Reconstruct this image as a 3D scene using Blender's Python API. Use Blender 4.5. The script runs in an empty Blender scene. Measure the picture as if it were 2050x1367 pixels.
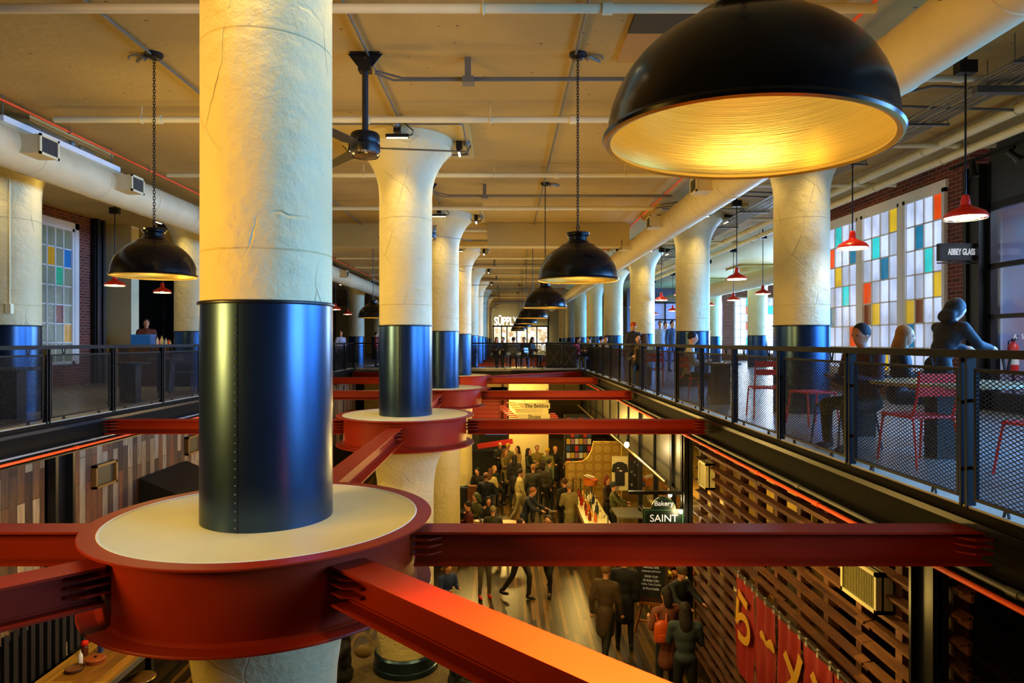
import bpy, math, random
from mathutils import Vector, Matrix
random.seed(7)
PI = math.pi
sc = bpy.context.scene
col = sc.collection
EYE = 1.13; F = 1350.0; VX = 1011.6; VY = 683.0
def at(px, py, Y):
    return Vector(((px-VX)/F*Y, Y, EYE-(py-VY)/F*Y))

# ------------------------------------------------------------------ geometry
class G:
    def __init__(s): s.v = []; s.f = []; s.mi = []; s.m = 0
    def add(s, vs, fs):
        b = len(s.v); s.v += [tuple(p) for p in vs]
        for f in fs: s.f.append(tuple(b+i for i in f)); s.mi.append(s.m)
        return s
    def hexa(s, P):
        return s.add(P, [(0,3,2,1),(4,5,6,7),(0,1,5,4),(1,2,6,5),(2,3,7,6),(3,0,4,7)])
    def box(s, x0, x1, y0, y1, z0, z1):
        return s.hexa([(x0,y0,z0),(x1,y0,z0),(x1,y1,z0),(x0,y1,z0),(x0,y0,z1),(x1,y0,z1),(x1,y1,z1),(x0,y1,z1)])
    def obox(s, c, h, R=None):
        R = R or Matrix.Identity(3); c = Vector(c)
        P = []
        for z in (-1,1):
            for (x,y) in ((-1,-1),(1,-1),(1,1),(-1,1)):
                P.append(c + R @ Vector((x*h[0], y*h[1], z*h[2])))
        return s.hexa(P)
    def bar(s, p0, p1, w, h, up=(0,0,1)):
        p0 = Vector(p0); p1 = Vector(p1); d = (p1-p0); L = d.length; d.normalize()
        u = Vector(up); sd = d.cross(u)
        if sd.length < 1e-4: u = Vector((0,1,0)); sd = d.cross(u)
        sd.normalize(); u = sd.cross(d)
        R = Matrix((sd, d, u)).transposed()
        return s.obox((p0+p1)/2, (w/2, L/2, h/2), R)
    def tube(s, pts, r, n=8, cap=True, closed=False):
        pts = [Vector(p) for p in pts]; N = len(pts)
        rs = r if isinstance(r, (list, tuple)) else [r]*N
        b = len(s.v); ref = None
        for i, p in enumerate(pts):
            if closed: t = pts[(i+1) % N]-pts[i-1]
            else: t = pts[min(i+1, N-1)]-pts[max(i-1, 0)]
            t.normalize()
            if ref is None:
                ref = Vector((0,0,1)) if abs(t.z) < .9 else Vector((0,1,0))
            a = t.cross(ref)
            if a.length < 1e-4: a = t.cross(Vector((1,0,0)))
            a.normalize(); bb = a.cross(t); ref = bb
            for k in range(n):
                q = 2*PI*k/n
                s.v.append(tuple(p + (a*math.cos(q)+bb*math.sin(q))*rs[i]))
        M = N if closed else N-1
        for i in range(M):
            j = (i+1) % N
            for k in range(n):
                l = (k+1) % n
                s.f.append((b+i*n+k, b+i*n+l, b+j*n+l, b+j*n+k)); s.mi.append(s.m)
        if cap and not closed:
            s.f.append(tuple(b+k for k in range(n-1,-1,-1))); s.mi.append(s.m)
            s.f.append(tuple(b+(N-1)*n+k for k in range(n))); s.mi.append(s.m)
        return s
    def lathe(s, prof, c=(0,0,0), n=32, R=None, cap=True, a0=0, a1=2*PI):
        c = Vector(c); b = len(s.v); full = abs(a1-a0-2*PI) < 1e-6
        m = n if full else n+1
        for (r, z) in prof:
            for k in range(m):
                q = a0+(a1-a0)*k/n
                p = Vector((r*math.cos(q), r*math.sin(q), z))
                if R: p = R @ p
                s.v.append(tuple(c+p))
        for i in range(len(prof)-1):
            for k in range(n):
                l = (k+1) % m
                s.f.append((b+i*m+k, b+i*m+l, b+(i+1)*m+l, b+(i+1)*m+k)); s.mi.append(s.m)
        if cap and full:
            if prof[0][0] > 1e-5: s.f.append(tuple(b+k for k in range(m-1,-1,-1))); s.mi.append(s.m)
            if prof[-1][0] > 1e-5: s.f.append(tuple(b+(len(prof)-1)*m+k for k in range(m))); s.mi.append(s.m)
        return s
    def prism(s, pts, d, o=(0,0,0), ax=(1,0,0), ay=(0,0,1)):
        # 2D outline in the plane (ax, ay) at o, extruded by vector d
        o = Vector(o); ax = Vector(ax); ay = Vector(ay); d = Vector(d); n = len(pts)
        A = [o+ax*p[0]+ay*p[1] for p in pts]
        B = [a+d for a in A]
        s.add(A+B, [tuple(range(n-1,-1,-1)), tuple(range(n,2*n))] + [(i,(i+1)%n,n+(i+1)%n,n+i) for i in range(n)])
        return s
    def ell(s, c, r, n=12, m=8, R=None):
        return s.lathe([(max(math.sin(PI*i/m),0.0005)*1.0, -math.cos(PI*i/m)) for i in range(m+1)], (0,0,0), n, cap=False) if False else s._ell(c, r, n, m, R)
    def _ell(s, c, r, n, m, R):
        c = Vector(c); V = []
        for i in range(m+1):
            a = PI*i/m
            for k in range(n):
                q = 2*PI*k/n
                p = Vector((r[0]*math.sin(a)*math.cos(q), r[1]*math.sin(a)*math.sin(q), -r[2]*math.cos(a)))
                if R: p = R @ p
                V.append(c+p)
        Fs = []
        for i in range(m):
            for k in range(n):
                l = (k+1) % n
                Fs.append((i*n+k, i*n+l, (i+1)*n+l, (i+1)*n+k))
        return s.add(V, Fs)

WL = {}
def mk_mesh(name, g, mats, off=(0,0,0), flat=False):
    me = bpy.data.meshes.new(name)
    ox, oy, oz = off
    me.from_pydata([(x-ox, y-oy, z-oz) for x,y,z in g.v], [], g.f)
    if not isinstance(mats, (list, tuple)): mats = [mats]
    for m in mats: me.materials.append(m)
    if len(mats) > 1:
        me.polygons.foreach_set('material_index', g.mi)
    me.validate()
    if not flat:
        me.shade_smooth()
        try: me.set_sharp_from_angle(angle=math.radians(38))
        except Exception: pass
    me.update()
    return me
def obj(name, g, mats, parent=None, label=None, cat=None, group=None, kind=None, flat=False, hole=None):
    if parent is None:
        xs = [p[0] for p in g.v]; ys = [p[1] for p in g.v]; zs = [p[2] for p in g.v]
        off = Vector(((min(xs)+max(xs))/2, (min(ys)+max(ys))/2, min(zs)))
    else:
        off = WL[parent.name]
    o = bpy.data.objects.new(name, mk_mesh(name, g, mats, off, flat))
    col.objects.link(o)
    if parent is None: o.location = off
    else: o.parent = parent
    WL[o.name] = off
    tag(o, label, cat, group, kind)
    return o
def tag(o, label=None, cat=None, group=None, kind=None):
    if label: o['label'] = label
    if cat: o['category'] = cat
    if group: o['group'] = group
    if kind: o['kind'] = kind
    return o
def thing(name, label, cat, loc=(0,0,0), group=None, kind=None):
    o = bpy.data.objects.new(name, None); col.objects.link(o)
    o.location = loc; o.empty_display_size = .1
    WL[o.name] = Vector(loc)
    return tag(o, label, cat, group, kind)
def copy_tree(o, loc=None, rz=None, label=None, group=None, parent=None, top=True, kids=None):
    c = o.copy(); col.objects.link(c); c.parent = parent
    if top:
        if loc is not None: c.location = loc
        if rz is not None: c.rotation_euler.z = rz
        if label: c['label'] = label
        if group: c['group'] = group
    for ch in [x for x in KIDS(o)]:
        copy_tree(ch, parent=c, top=False)
    return c
def KIDS(o):
    return [x for x in o.children]
def struct(name, g, m, parent=None, flat=False):
    return obj(name, g, m, parent, kind='structure' if parent is None else None, flat=flat)

# ------------------------------------------------------------------ materials
def lin(c):
    return tuple((x/12.92 if x <= .04045 else ((x+.055)/1.055)**2.4) for x in c)
def hexc(h):
    h = h.lstrip('#'); return lin(tuple(int(h[i:i+2],16)/255 for i in (0,2,4)))
def mat(name, c, rough=.6, metal=0., var=0., vs=6., bump=0., bs=30., emit=None, es=0., c2=None, stretch=None, spec=None, alpha=None, trans=0., detail=6, bd=.02):
    m = bpy.data.materials.new(name); m.use_nodes = True
    nt = m.node_tree; N = nt.nodes; L = nt.links
    b = N['Principled BSDF']
    if isinstance(c, str): c = hexc(c)
    b.inputs['Base Color'].default_value = (*c, 1)
    b.inputs['Roughness'].default_value = rough
    b.inputs['Metallic'].default_value = metal
    if spec is not None: b.inputs['Specular IOR Level'].default_value = spec
    if trans: b.inputs['Transmission Weight'].default_value = trans
    if alpha is not None: b.inputs['Alpha'].default_value = alpha
    if emit is not None:
        if isinstance(emit, str): emit = hexc(emit)
        b.inputs['Emission Color'].default_value = (*emit, 1); b.inputs['Emission Strength'].default_value = es
    if var or bump or c2:
        tc = N.new('ShaderNodeTexCoord'); mp = N.new('ShaderNodeMapping')
        L.new(tc.outputs['Object'], mp.inputs['Vector'])
        if stretch: mp.inputs['Scale'].default_value = stretch
    if var or c2:
        nz = N.new('ShaderNodeTexNoise'); nz.inputs['Scale'].default_value = vs; nz.inputs['Detail'].default_value = detail
        L.new(mp.outputs[0], nz.inputs['Vector'])
        rp = N.new('ShaderNodeValToRGB')
        if isinstance(c2, str): c2 = hexc(c2)
        d = c2 if c2 else tuple(max(0, x*(1-var)) for x in c)
        rp.color_ramp.elements[0].position = .35; rp.color_ramp.elements[1].position = .65
        rp.color_ramp.elements[0].color = (*d, 1); rp.color_ramp.elements[1].color = (*c, 1)
        L.new(nz.outputs[0], rp.inputs[0]); L.new(rp.outputs[0], b.inputs['Base Color'])
    if bump:
        nb = N.new('ShaderNodeTexNoise'); nb.inputs['Scale'].default_value = bs; nb.inputs['Detail'].default_value = 8
        L.new(mp.outputs[0], nb.inputs['Vector'])
        bp = N.new('ShaderNodeBump'); bp.inputs['Strength'].default_value = bump; bp.inputs['Distance'].default_value = bd
        L.new(nb.outputs[0], bp.inputs['Height']); L.new(bp.outputs[0], b.inputs['Normal'])
    return m
def plaster(name, c, bd=.012):
    """painted cast concrete: broad lumps, fine pits and a few crack lines"""
    m = mat(name, c, rough=.5, var=.10, vs=1.7)
    nt = m.node_tree; N = nt.nodes; L = nt.links; b = N['Principled BSDF']
    tc = N.new('ShaderNodeTexCoord')
    n1 = N.new('ShaderNodeTexNoise'); n1.inputs['Scale'].default_value = 3.2; n1.inputs['Detail'].default_value = 9; n1.inputs['Roughness'].default_value = .62
    n2 = N.new('ShaderNodeTexNoise'); n2.inputs['Scale'].default_value = 2.2; n2.inputs['Detail'].default_value = 3
    vo = N.new('ShaderNodeTexVoronoi'); vo.feature = 'DISTANCE_TO_EDGE'; vo.inputs['Scale'].default_value = 1.3
    mp = N.new('ShaderNodeMapping'); mp.inputs['Scale'].default_value = (1.6,1.6,.8)
    L.new(tc.outputs['Object'], mp.inputs[0])
    mx = N.new('ShaderNodeMix'); mx.data_type = 'VECTOR'; mx.inputs[0].default_value = .22
    L.new(mp.outputs[0], mx.inputs[4]); L.new(n2.outputs['Color'], mx.inputs[5])
    L.new(tc.outputs['Object'], n2.inputs[0]); L.new(tc.outputs['Object'], n1.inputs[0])
    L.new(mx.outputs[1], vo.inputs['Vector'])
    r = N.new('ShaderNodeMapRange'); r.inputs[1].default_value = 0; r.inputs[2].default_value = .012; r.inputs[3].default_value = 0; r.inputs[4].default_value = 1
    L.new(vo.outputs['Distance'], r.inputs[0])
    n3 = N.new('ShaderNodeTexNoise'); n3.inputs['Scale'].default_value = 1.9
    L.new(tc.outputs['Object'], n3.inputs[0])
    r3 = N.new('ShaderNodeMapRange'); r3.inputs[1].default_value = .5; r3.inputs[2].default_value = .6
    L.new(n3.outputs[0], r3.inputs[0])
    mxx = N.new('ShaderNodeMath'); mxx.operation = 'MAXIMUM'
    iv = N.new('ShaderNodeMath'); iv.operation = 'SUBTRACT'; iv.inputs[0].default_value = 1.0
    L.new(r3.outputs[0], iv.inputs[1]); L.new(iv.outputs[0], mxx.inputs[0]); L.new(r.outputs[0], mxx.inputs[1])
    ad = N.new('ShaderNodeMath'); ad.operation = 'MULTIPLY_ADD'; ad.inputs[1].default_value = .22
    L.new(mxx.outputs[0], ad.inputs[0]); L.new(n1.outputs[0], ad.inputs[2])
    bp = N.new('ShaderNodeBump'); bp.inputs['Strength'].default_value = .9; bp.inputs['Distance'].default_value = bd*4.2
    L.new(ad.outputs[0], bp.inputs['Height']); L.new(bp.outputs[0], b.inputs['Normal'])
    return m
def brick(name, c1, c2, mortar, scale=1.0, plane='YZ'):
    m = mat(name, c1, rough=.8); nt = m.node_tree; N = nt.nodes; L = nt.links; b = N['Principled BSDF']
    tc = N.new('ShaderNodeTexCoord'); sp = N.new('ShaderNodeSeparateXYZ'); cb = N.new('ShaderNodeCombineXYZ')
    L.new(tc.outputs['Object'], sp.inputs[0])
    L.new(sp.outputs['Y' if plane == 'YZ' else 'X'], cb.inputs[0]); L.new(sp.outputs['Z'], cb.inputs[1])
    br = N.new('ShaderNodeTexBrick'); br.inputs['Scale'].default_value = scale
    br.inputs['Brick Width'].default_value = .22; br.inputs['Row Height'].default_value = .075; br.inputs['Mortar Size'].default_value = .006
    br.inputs['Color1'].default_value = (*hexc(c1),1); br.inputs['Color2'].default_value = (*hexc(c2),1); br.inputs['Mortar'].default_value = (*hexc(mortar),1)
    L.new(cb.outputs[0], br.inputs['Vector']); L.new(br.outputs['Color'], b.inputs['Base Color'])
    bp = N.new('ShaderNodeBump'); bp.inputs['Strength'].default_value = .6; bp.inputs['Distance'].default_value = .01; bp.invert = True
    L.new(br.outputs['Fac'], bp.inputs['Height']); L.new(bp.outputs[0], b.inputs['Normal'])
    return m
def planks(name, axis, cols, width=.14, rough=.7, length=1.6, gap=.004, grain=30.):
    """boards: axis = the coordinate across the boards, other = along"""
    m = mat(name, cols[0], rough=rough); nt = m.node_tree; N = nt.nodes; L = nt.links; b = N['Principled BSDF']
    tc = N.new('ShaderNodeTexCoord'); sp = N.new('ShaderNodeSeparateXYZ'); cb = N.new('ShaderNodeCombineXYZ')
    L.new(tc.outputs['Object'], sp.inputs[0])
    L.new(sp.outputs[axis[1]], cb.inputs[0]); L.new(sp.outputs[axis[0]], cb.inputs[1])
    br = N.new('ShaderNodeTexBrick'); br.inputs['Scale'].default_value = 1; br.offset = .37
    br.inputs['Brick Width'].default_value = length; br.inputs['Row Height'].default_value = width; br.inputs['Mortar Size'].default_value = gap
    br.inputs['Color1'].default_value = (0,0,0,1); br.inputs['Color2'].default_value = (1,1,1,1); br.inputs['Mortar'].default_value = (.5,.5,.5,1)
    L.new(cb.outputs[0], br.inputs['Vector'])
    rp = N.new('ShaderNodeValToRGB'); els = rp.color_ramp.elements
    rp.color_ramp.interpolation = 'CONSTANT'
    k = len(cols)
    els[0].position = 0; els[0].color = (*hexc(cols[0]),1); els[1].position = 1-1/k; els[1].color = (*hexc(cols[-1]),1)
    for i in range(1, k-1):
        e = els.new(i/k); e.color = (*hexc(cols[i]),1)
    L.new(br.outputs['Color'], rp.inputs[0])
    nz = N.new('ShaderNodeTexNoise'); nz.inputs['Scale'].default_value = grain; nz.inputs['Detail'].default_value = 6
    mp = N.new('ShaderNodeMapping'); L.new(tc.outputs['Object'], mp.inputs[0])
    sc3 = [1,1,1]; sc3['XYZ'.index(axis[1])] = .08; mp.inputs['Scale'].default_value = sc3
    L.new(mp.outputs[0], nz.inputs[0])
    mr = N.new('ShaderNodeMapRange'); mr.inputs[1].default_value = .3; mr.inputs[2].default_value = .7; mr.inputs[3].default_value = .55; mr.inputs[4].default_value = 1.25
    L.new(nz.outputs[0], mr.inputs[0])
    mm = N.new('ShaderNodeMix'); mm.data_type = 'RGBA'; mm.blend_type = 'MULTIPLY'; mm.inputs[0].default_value = 1
    L.new(rp.outputs[0], mm.inputs[6]); L.new(mr.outputs[0], mm.inputs[7])
    mo = N.new('ShaderNodeMix'); mo.data_type = 'RGBA'
    mo.inputs[7].default_value = (.004,.003,.002,1)
    L.new(br.outputs['Fac'], mo.inputs[0]); L.new(mm.outputs[2], mo.inputs[6])
    L.new(mo.outputs[2], b.inputs['Base Color'])
    bp = N.new('ShaderNodeBump'); bp.inputs['Strength'].default_value = .4; bp.inputs['Distance'].default_value = .004; bp.invert = True
    L.new(br.outputs['Fac'], bp.inputs['Height']); L.new(bp.outputs[0], b.inputs['Normal'])
    return m
def glassmat(name, c=(1,1,1), fac=.12, rough=.05):
    m = bpy.data.materials.new(name); m.use_nodes = True; nt = m.node_tree; N = nt.nodes; L = nt.links
    N.remove(N['Principled BSDF']); out = N['Material Output']
    t = N.new('ShaderNodeBsdfTransparent'); t.inputs[0].default_value = (*c,1)
    g = N.new('ShaderNodeBsdfGlossy'); g.inputs['Roughness'].default_value = rough
    lw = N.new('ShaderNodeLayerWeight'); lw.inputs[0].default_value = .5
    pw = N.new('ShaderNodeMath'); pw.operation = 'POWER'; pw.inputs[1].default_value = 4; L.new(lw.outputs['Facing'], pw.inputs[0])
    ma = N.new('ShaderNodeMath'); ma.operation = 'MULTIPLY_ADD'; ma.inputs[1].default_value = .7; ma.inputs[2].default_value = fac*.4; L.new(pw.outputs[0], ma.inputs[0])
    mx = N.new('ShaderNodeMixShader'); L.new(ma.outputs[0], mx.inputs[0]); L.new(t.outputs[0], mx.inputs[1]); L.new(g.outputs[0], mx.inputs[2]); L.new(mx.outputs[0], out.inputs[0])
    return m
def textobj(name, s, size, m, loc, rot, parent=None, ext=.004, align='CENTER', sx=1.0, bold=0.0, **k):
    cu = bpy.data.curves.new(name, 'FONT'); cu.body = s; cu.size = size; cu.extrude = ext; cu.align_x = align; cu.align_y = 'CENTER'; cu.offset = bold
    t = bpy.data.objects.new(name, cu); col.objects.link(t)
    bpy.context.view_layer.update()
    me = bpy.data.meshes.new_from_object(t.evaluated_get(bpy.context.evaluated_depsgraph_get()))
    bpy.data.objects.remove(t)
    me.materials.clear(); me.materials.append(m)
    from mathutils import Euler
    me.transform(Euler(rot).to_matrix().to_4x4() @ Matrix.Diagonal((sx,1,1,1)))
    o = bpy.data.objects.new(name, me); col.objects.link(o)
    if parent: o.parent = parent; o.location = Vector(loc)-WL[parent.name]
    else: o.location = loc
    tag(o, **k)
    return o

CREAM = plaster('painted_concrete', '#dccd97')
CREAMF = mat('cream_paint', '#e6dbac', rough=.5, var=.06, vs=3)
CEIL = mat('ceiling_paint', '#bd9f58', rough=.75, var=.14, vs=.7, bump=.5, bs=9, bd=.02, detail=8)
def pits(m):
    # small dark pits left by the formwork
    nt = m.node_tree; N = nt.nodes; L = nt.links; b = N['Principled BSDF']
    tc = N.new('ShaderNodeTexCoord'); mp = N.new('ShaderNodeMapping'); mp.inputs['Scale'].default_value = (3.2,6.5,1)
    L.new(tc.outputs['Object'], mp.inputs[0])
    v = N.new('ShaderNodeTexVoronoi'); v.inputs['Scale'].default_value = 1.0; L.new(mp.outputs[0], v.inputs['Vector'])
    n = N.new('ShaderNodeTexNoise'); n.inputs['Scale'].default_value = 9; L.new(tc.outputs['Object'], n.inputs[0])
    ma = N.new('ShaderNodeMath'); ma.operation = 'MULTIPLY_ADD'; ma.inputs[1].default_value = -.16; L.new(n.outputs[0], ma.inputs[0]); ma.inputs[2].default_value = .145
    lt = N.new('ShaderNodeMath'); lt.operation = 'LESS_THAN'; L.new(v.outputs['Distance'], lt.inputs[0]); L.new(ma.outputs[0], lt.inputs[1])
    src = b.inputs['Base Color'].links[0].from_socket
    mx = N.new('ShaderNodeMix'); mx.data_type = 'RGBA'; mx.inputs[7].default_value = (.10,.06,.025,1)
    L.new(lt.outputs[0], mx.inputs[0]); L.new(src, mx.inputs[6]); L.new(mx.outputs[2], b.inputs['Base Color'])
pits(CEIL)
DROP = mat('ceiling_panel_paint', '#c9b069', rough=.7, var=.08, vs=1.2, bump=.3, bs=12)
DUCT = mat('duct_paint', '#dccb9c', rough=.5, var=.08, vs=4, bump=.25, bs=5)
STEELJ = mat('blackened_steel_daylight_tint', '#3a5270', rough=.29, metal=.9, var=.3, vs=3, stretch=(1,1,.35), bump=.05, bs=4)  # blue of the daylight reflection is put into the base colour
RIVET = mat('rivet_steel', '#8e9096', rough=.35, metal=.8)
RED = mat('red_painted_steel', '#902202', rough=.45, spec=.2, var=.12, vs=2.5, bump=.06, bs=60)
BLACKM = mat('black_painted_steel', '#15161a', rough=.38, metal=.3)
RAILM = mat('railing_steel', '#0b0c10', rough=.5, spec=.14, var=.3, vs=9)
GIRD = mat('girder_paint', '#1a1712', rough=.8, spec=.08, var=.2, vs=2)
LAMPB = mat('lamp_black_enamel', '#0b0a0b', rough=.2, spec=.35)
GOLD = mat('lamp_gold_leaf', '#c8a850', rough=.34, metal=.7, var=.12, vs=3, stretch=(1,1,60), bump=.14, bs=5)
GREYP = mat('grey_conduit', '#74736c', rough=.45, metal=.5)
ORANGE = mat('orange_conduit', '#ff5a1c', rough=.5)
WHITEP = mat('white_paint', '#e8e8e4', rough=.5)
REDEN = mat('red_enamel', '#d81f08', rough=.3)
REDCH = mat('red_chair_paint', '#e01810', rough=.35)
FLOORC = mat('polished_concrete', '#8d8b86', rough=.28, var=.25, vs=1.4, detail=10)
BRICK = brick('red_brick', '#7d3423', '#552016', '#8f8272', plane='YZ')
BRICKX = brick('red_brick_cross', '#9a5b50', '#7f4238', '#b9b2a8', plane='XZ')
BULB = mat('warm_bulb', '#fff0c0', emit=(1,.78,.38), es=30)
DARK = mat('dark_panel', '#191713', rough=.6, var=.3, vs=2)
BLACK = mat('matt_black', '#08080a', rough=.6)

# ------------------------------------------------------------------ camera
cd = bpy.data.cameras.new('camera'); cam = bpy.data.objects.new('camera', cd); col.objects.link(cam)
cam.location = (0,0,EYE); cam.rotation_euler = (PI/2, 0, 0)
cd.sensor_width = 36; cd.lens = 36*F/2050; cd.shift_x = (1025-VX)/2050; cd.shift_y = -(683.5-VY)/2050
cd.clip_start = .05; cd.clip_end = 300
sc.camera = cam

S = 6.3; Y0 = 4.545; XC = -1.6; XR = 4.76; XL = -7.96
RX = 3.19; LX = -6.38; YN = -.45; YF = 28.4
CZ = 4.42
ORD = ['nearest','second','third','fourth','fifth','sixth','seventh','eighth','ninth','tenth','eleventh','twelfth','thirteenth']
# ------------------------------------------------------------------ shell
g = G(); g.box(RX, 22, -3, 64, -.12, 0); g.box(-16, LX, -3, 64, -.12, 0)
g.box(LX, RX, YF, 30.4, -.12, 0); g.box(LX, RX, 56, 64, -.12, 0)
g.box(LX, RX, -3, YN-.35, -.12, 0)
struct('floor_mezzanine', g, FLOORC, flat=True)
g = G(); g.box(-16, 22, -3, 66, CZ, CZ+.2)
g.m = 0
struct('ceiling', g, CEIL, flat=True)
LFL = planks('lower_floor_boards', ('X','Y'), ['#3e2c12','#5a4018','#241a0c','#6e4f1e','#33240f'], width=.085, rough=.32, length=1.8, grain=60.)
g = G(); g.box(-16, 22, -3, 66, -4.65, -4.45)
struct('floor_lower', g, LFL, flat=True)
# underside of the mezzanine
g = G(); g.box(RX+.12, 22, -3, 64, -.54, -.51); g.box(-16, LX-.12, -3, 64, -.54, -.51); g.box(LX, RX, YF+.1, 30.3, -.54, -.51)
struct('ceiling_lower', g, mat('lower_ceiling_paint', '#4a4030', rough=.8), flat=True)

# drop panels over the columns are part of the ceiling
def capital_profile(r=.42):
    P = [(r,0)]
    for z in (1.695,3.05): P += [(r,z-.05),(r,z-.006),(r,z),(r-.007,z+.006),(r,z+.014),(r,z+.02),(r,z+.06)]
    P += [(r,3.35)]
    P += [(r,3.45),(r+.015,3.62),(r+.05,3.76),(r+.11,3.9),(r+.19,4.03),(r+.27,4.12),(r+.325,4.17),(r+.335,4.2),(r+.335,4.345)]
    return P
COLT = {}
def add_column(X, Y, label, group=None, near=False, ring=False, cap=True):
    key = (near, ring)
    if key in COLT:
        c = copy_tree(COLT[key], (X, Y, 0), label=label, group=group)
        return c
    t = thing('concrete_column', label, 'column', (X, Y, 0), group)
    COLT[key] = t
    n = 96 if near else 40
    z0 = -.045 if ring else 0.0
    P = capital_profile(); P[0] = (P[0][0], 1.3); P.insert(1, (P[0][0], 1.45))
    g = G(); g.lathe(P, (X,Y,0), n); sh = obj('shaft', g, CREAM, t)
    g = G(); g.lathe([(.424,z0),(.424,1.37),(.428,1.375)], (X,Y,0), n); j = obj('steel_jacket', g, STEELJ, t)
    g = G(); g.lathe([(.424,1.363),(.437,1.366),(.440,1.374),(.437,1.384),(.424,1.388)], (X,Y,0), n); obj('jacket_rim', g, BLACKM, t)
    g = G(); g.lathe([(.426,z0),(.434,z0+.004),(.426,z0+.012)], (X,Y,0), n)
    # overlap seam and its rivets, facing the walkway
    a = math.radians(-97)
    g2 = G()
    for k in range(int((1.34-z0)/(.052 if near else .06))):
        z = z0+.03+k*(.052 if near else .06)
        c = Vector((X+.427*math.cos(a), Y+.427*math.sin(a), z))
        g2.ell(c, (.0058,.0058,.0058), 6, 4)
    obj('rivet', g2, RIVET, j)
    g3 = G(); 
    for s in (1,):
        a2 = a+.035
        g3.box(X+.4245*math.cos(a2)-.004, X+.4245*math.cos(a2)+.002, Y+.4245*math.sin(a2)-.002, Y+.4245*math.sin(a2)+.006, z0, 1.366)
    obj('seam', g3, BLACKM, j)
    g4 = G(); g4.box(X-1.05, X+1.05, Y-1.05, Y+1.05, 4.34, CZ); obj('drop_panel', g4, DROP, t, flat=True)
    return t
rows = []
for k in range(0, 10):
    y = Y0+S*k
    ring = k in (0,1,2,3)
    nm = ['black jacketed column standing on the nearest red collar','column rising through the second red collar','column rising through the third red collar','column rising through the fourth red collar'][k] if k < 4 else None
    if k < 4: add_column(XC, y, 'cream round concrete ' + nm if k else 'large cream concrete ' + nm, None, near=(k==0), ring=True)
    else: add_column(XC, y, 'slender looking cream column in the far run of the middle row', 'far columns of the middle row', ring=(4 < k < 9))
for k in range(0, 9):
    y = Y0+S*k
    if k == 0: continue
    add_column(XR, y, ('cream column behind the dining rail, %s along the row beside the round duct' % ORD[k-1]) if k < 5 else 'cream column at the far end of the row beside the dining rail', None if k < 5 else 'far columns of the dining row')
for k in (1,2,3,5,6):
    add_column(XL, Y0+S*k, {1:'cream column cut by the left picture edge behind the railing',2:'cream column behind the hanging lamp by the dark shopfront',3:'cream column hidden mostly behind the large column, left walkway',5:'cream column beside a red pendant on the far left walkway',6:'furthest cream column on the left walkway'}[k])
for (x,k) in ((11.12,4),(11.12,5)):
    add_column(x, Y0+S*k, 'bright cream column %s the brick wall with coloured panes' % ('in front of' if k==4 else 'left of'))

# ------------------------------------------------------------------ red collars and beams
def ibeam_g(p0, p1, D=.225, W=.217, tf=.016, tw=.012, g=None):
    g = g or G(); p0 = Vector(p0); p1 = Vector(p1)   # at top centre line
    dz = Vector((0,0,1))
    g.bar(p0-dz*tf/2, p1-dz*tf/2, W, tf); g.bar(p0-dz*(D-tf/2), p1-dz*(D-tf/2), W, tf)
    g.bar(p0-dz*(D/2), p1-dz*(D/2), tw, D-2*tf)
    for zz in (tf+.006, D-tf-.006): g.bar(p0-dz*zz, p1-dz*zz, tw+.022, .010)
    return g
BT = EYE-1.256
def beam(p0, p1, label, group=None, fins=(1,1)):
    p0 = Vector((p0[0],p0[1],BT)); p1 = Vector((p1[0],p1[1],BT)); d = (p1-p0).normalized()
    sd = Vector((d.y,-d.x,0))
    t = thing('steel_beam', label, 'beam', ((p0+p1)/2), group)
    a = p0+d*.02; b = p1-d*.02
    obj('beam', ibeam_g(a, b), RED, t, flat=True)
    for e, (q, dd) in enumerate(((p0, d), (p1, -d))):
        if not fins[e]: continue
        g = G()
        for s in (-1,1):
            for zz in (.06,.105,.155):
                A = q+sd*s*.008-Vector((0,0,zz))
                pts = [A, A+sd*s*.098, A+sd*s*.098+dd*.12, A+sd*s*.03+dd*.17, A+dd*.17]
                g.prism([(0,0),(.098,0),(.098,.12),(.03,.2),(0,.2)], (0,0,.01), A, sd*s, dd)
        obj('connection_bracket', g, RED, t, flat=True)
    return t
ZT = EYE-1.171; ZB = EYE-1.635
def collar(Y, label, near=False):
    n = 128 if near else 64
    t = thing('steel_collar', label, 'collar', (XC, Y, ZB))
    g = G(); g.lathe([(.99,ZT),(1.093,ZT),(1.097,ZT-.004),(1.097,ZT-.014),(1.09,ZT-.018),(.985,ZT-.018)], (XC,Y,0), n, cap=False); obj('top_flange', g, RED, t)
    g = G(); g.lathe([(.975,ZB+.01),(.975,ZT-.012)], (XC,Y,0), n, cap=False); g.lathe([(.975,ZB+.034),(.99,ZB+.026),(1.0,ZB+.017)], (XC,Y,0), n, cap=False); obj('drum', g, RED, t)
    g = G(); g.lathe([(.60,ZB+.018),(1.093,ZB+.018),(1.097,ZB+.012),(1.097,ZB+.004),(1.09,ZB),(.60,ZB)], (XC,Y,0), n, cap=False); obj('bottom_flange', g, RED, t)
    g = G(); g.lathe([(.42,ZT-.02),(.42,ZT-.004),(.985,ZT-.004),(.99,ZT-.001)], (XC,Y,0), n, cap=False); obj('plaster_top', g, CREAMF, t)
    g = G(); g.lathe([(.978,ZT-.001),(.990,ZT+.003),(.995,ZT+.001)], (XC,Y,0), n, cap=False); obj('sealant_bead', g, WHITEP, t)
    return t
for k in range(4):
    collar(Y0+S*k, 'red steel drum collar around the %s column, cream plaster inside the rim' % ['big black jacketed','second','third','fourth'][k], near=(k==0))
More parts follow.
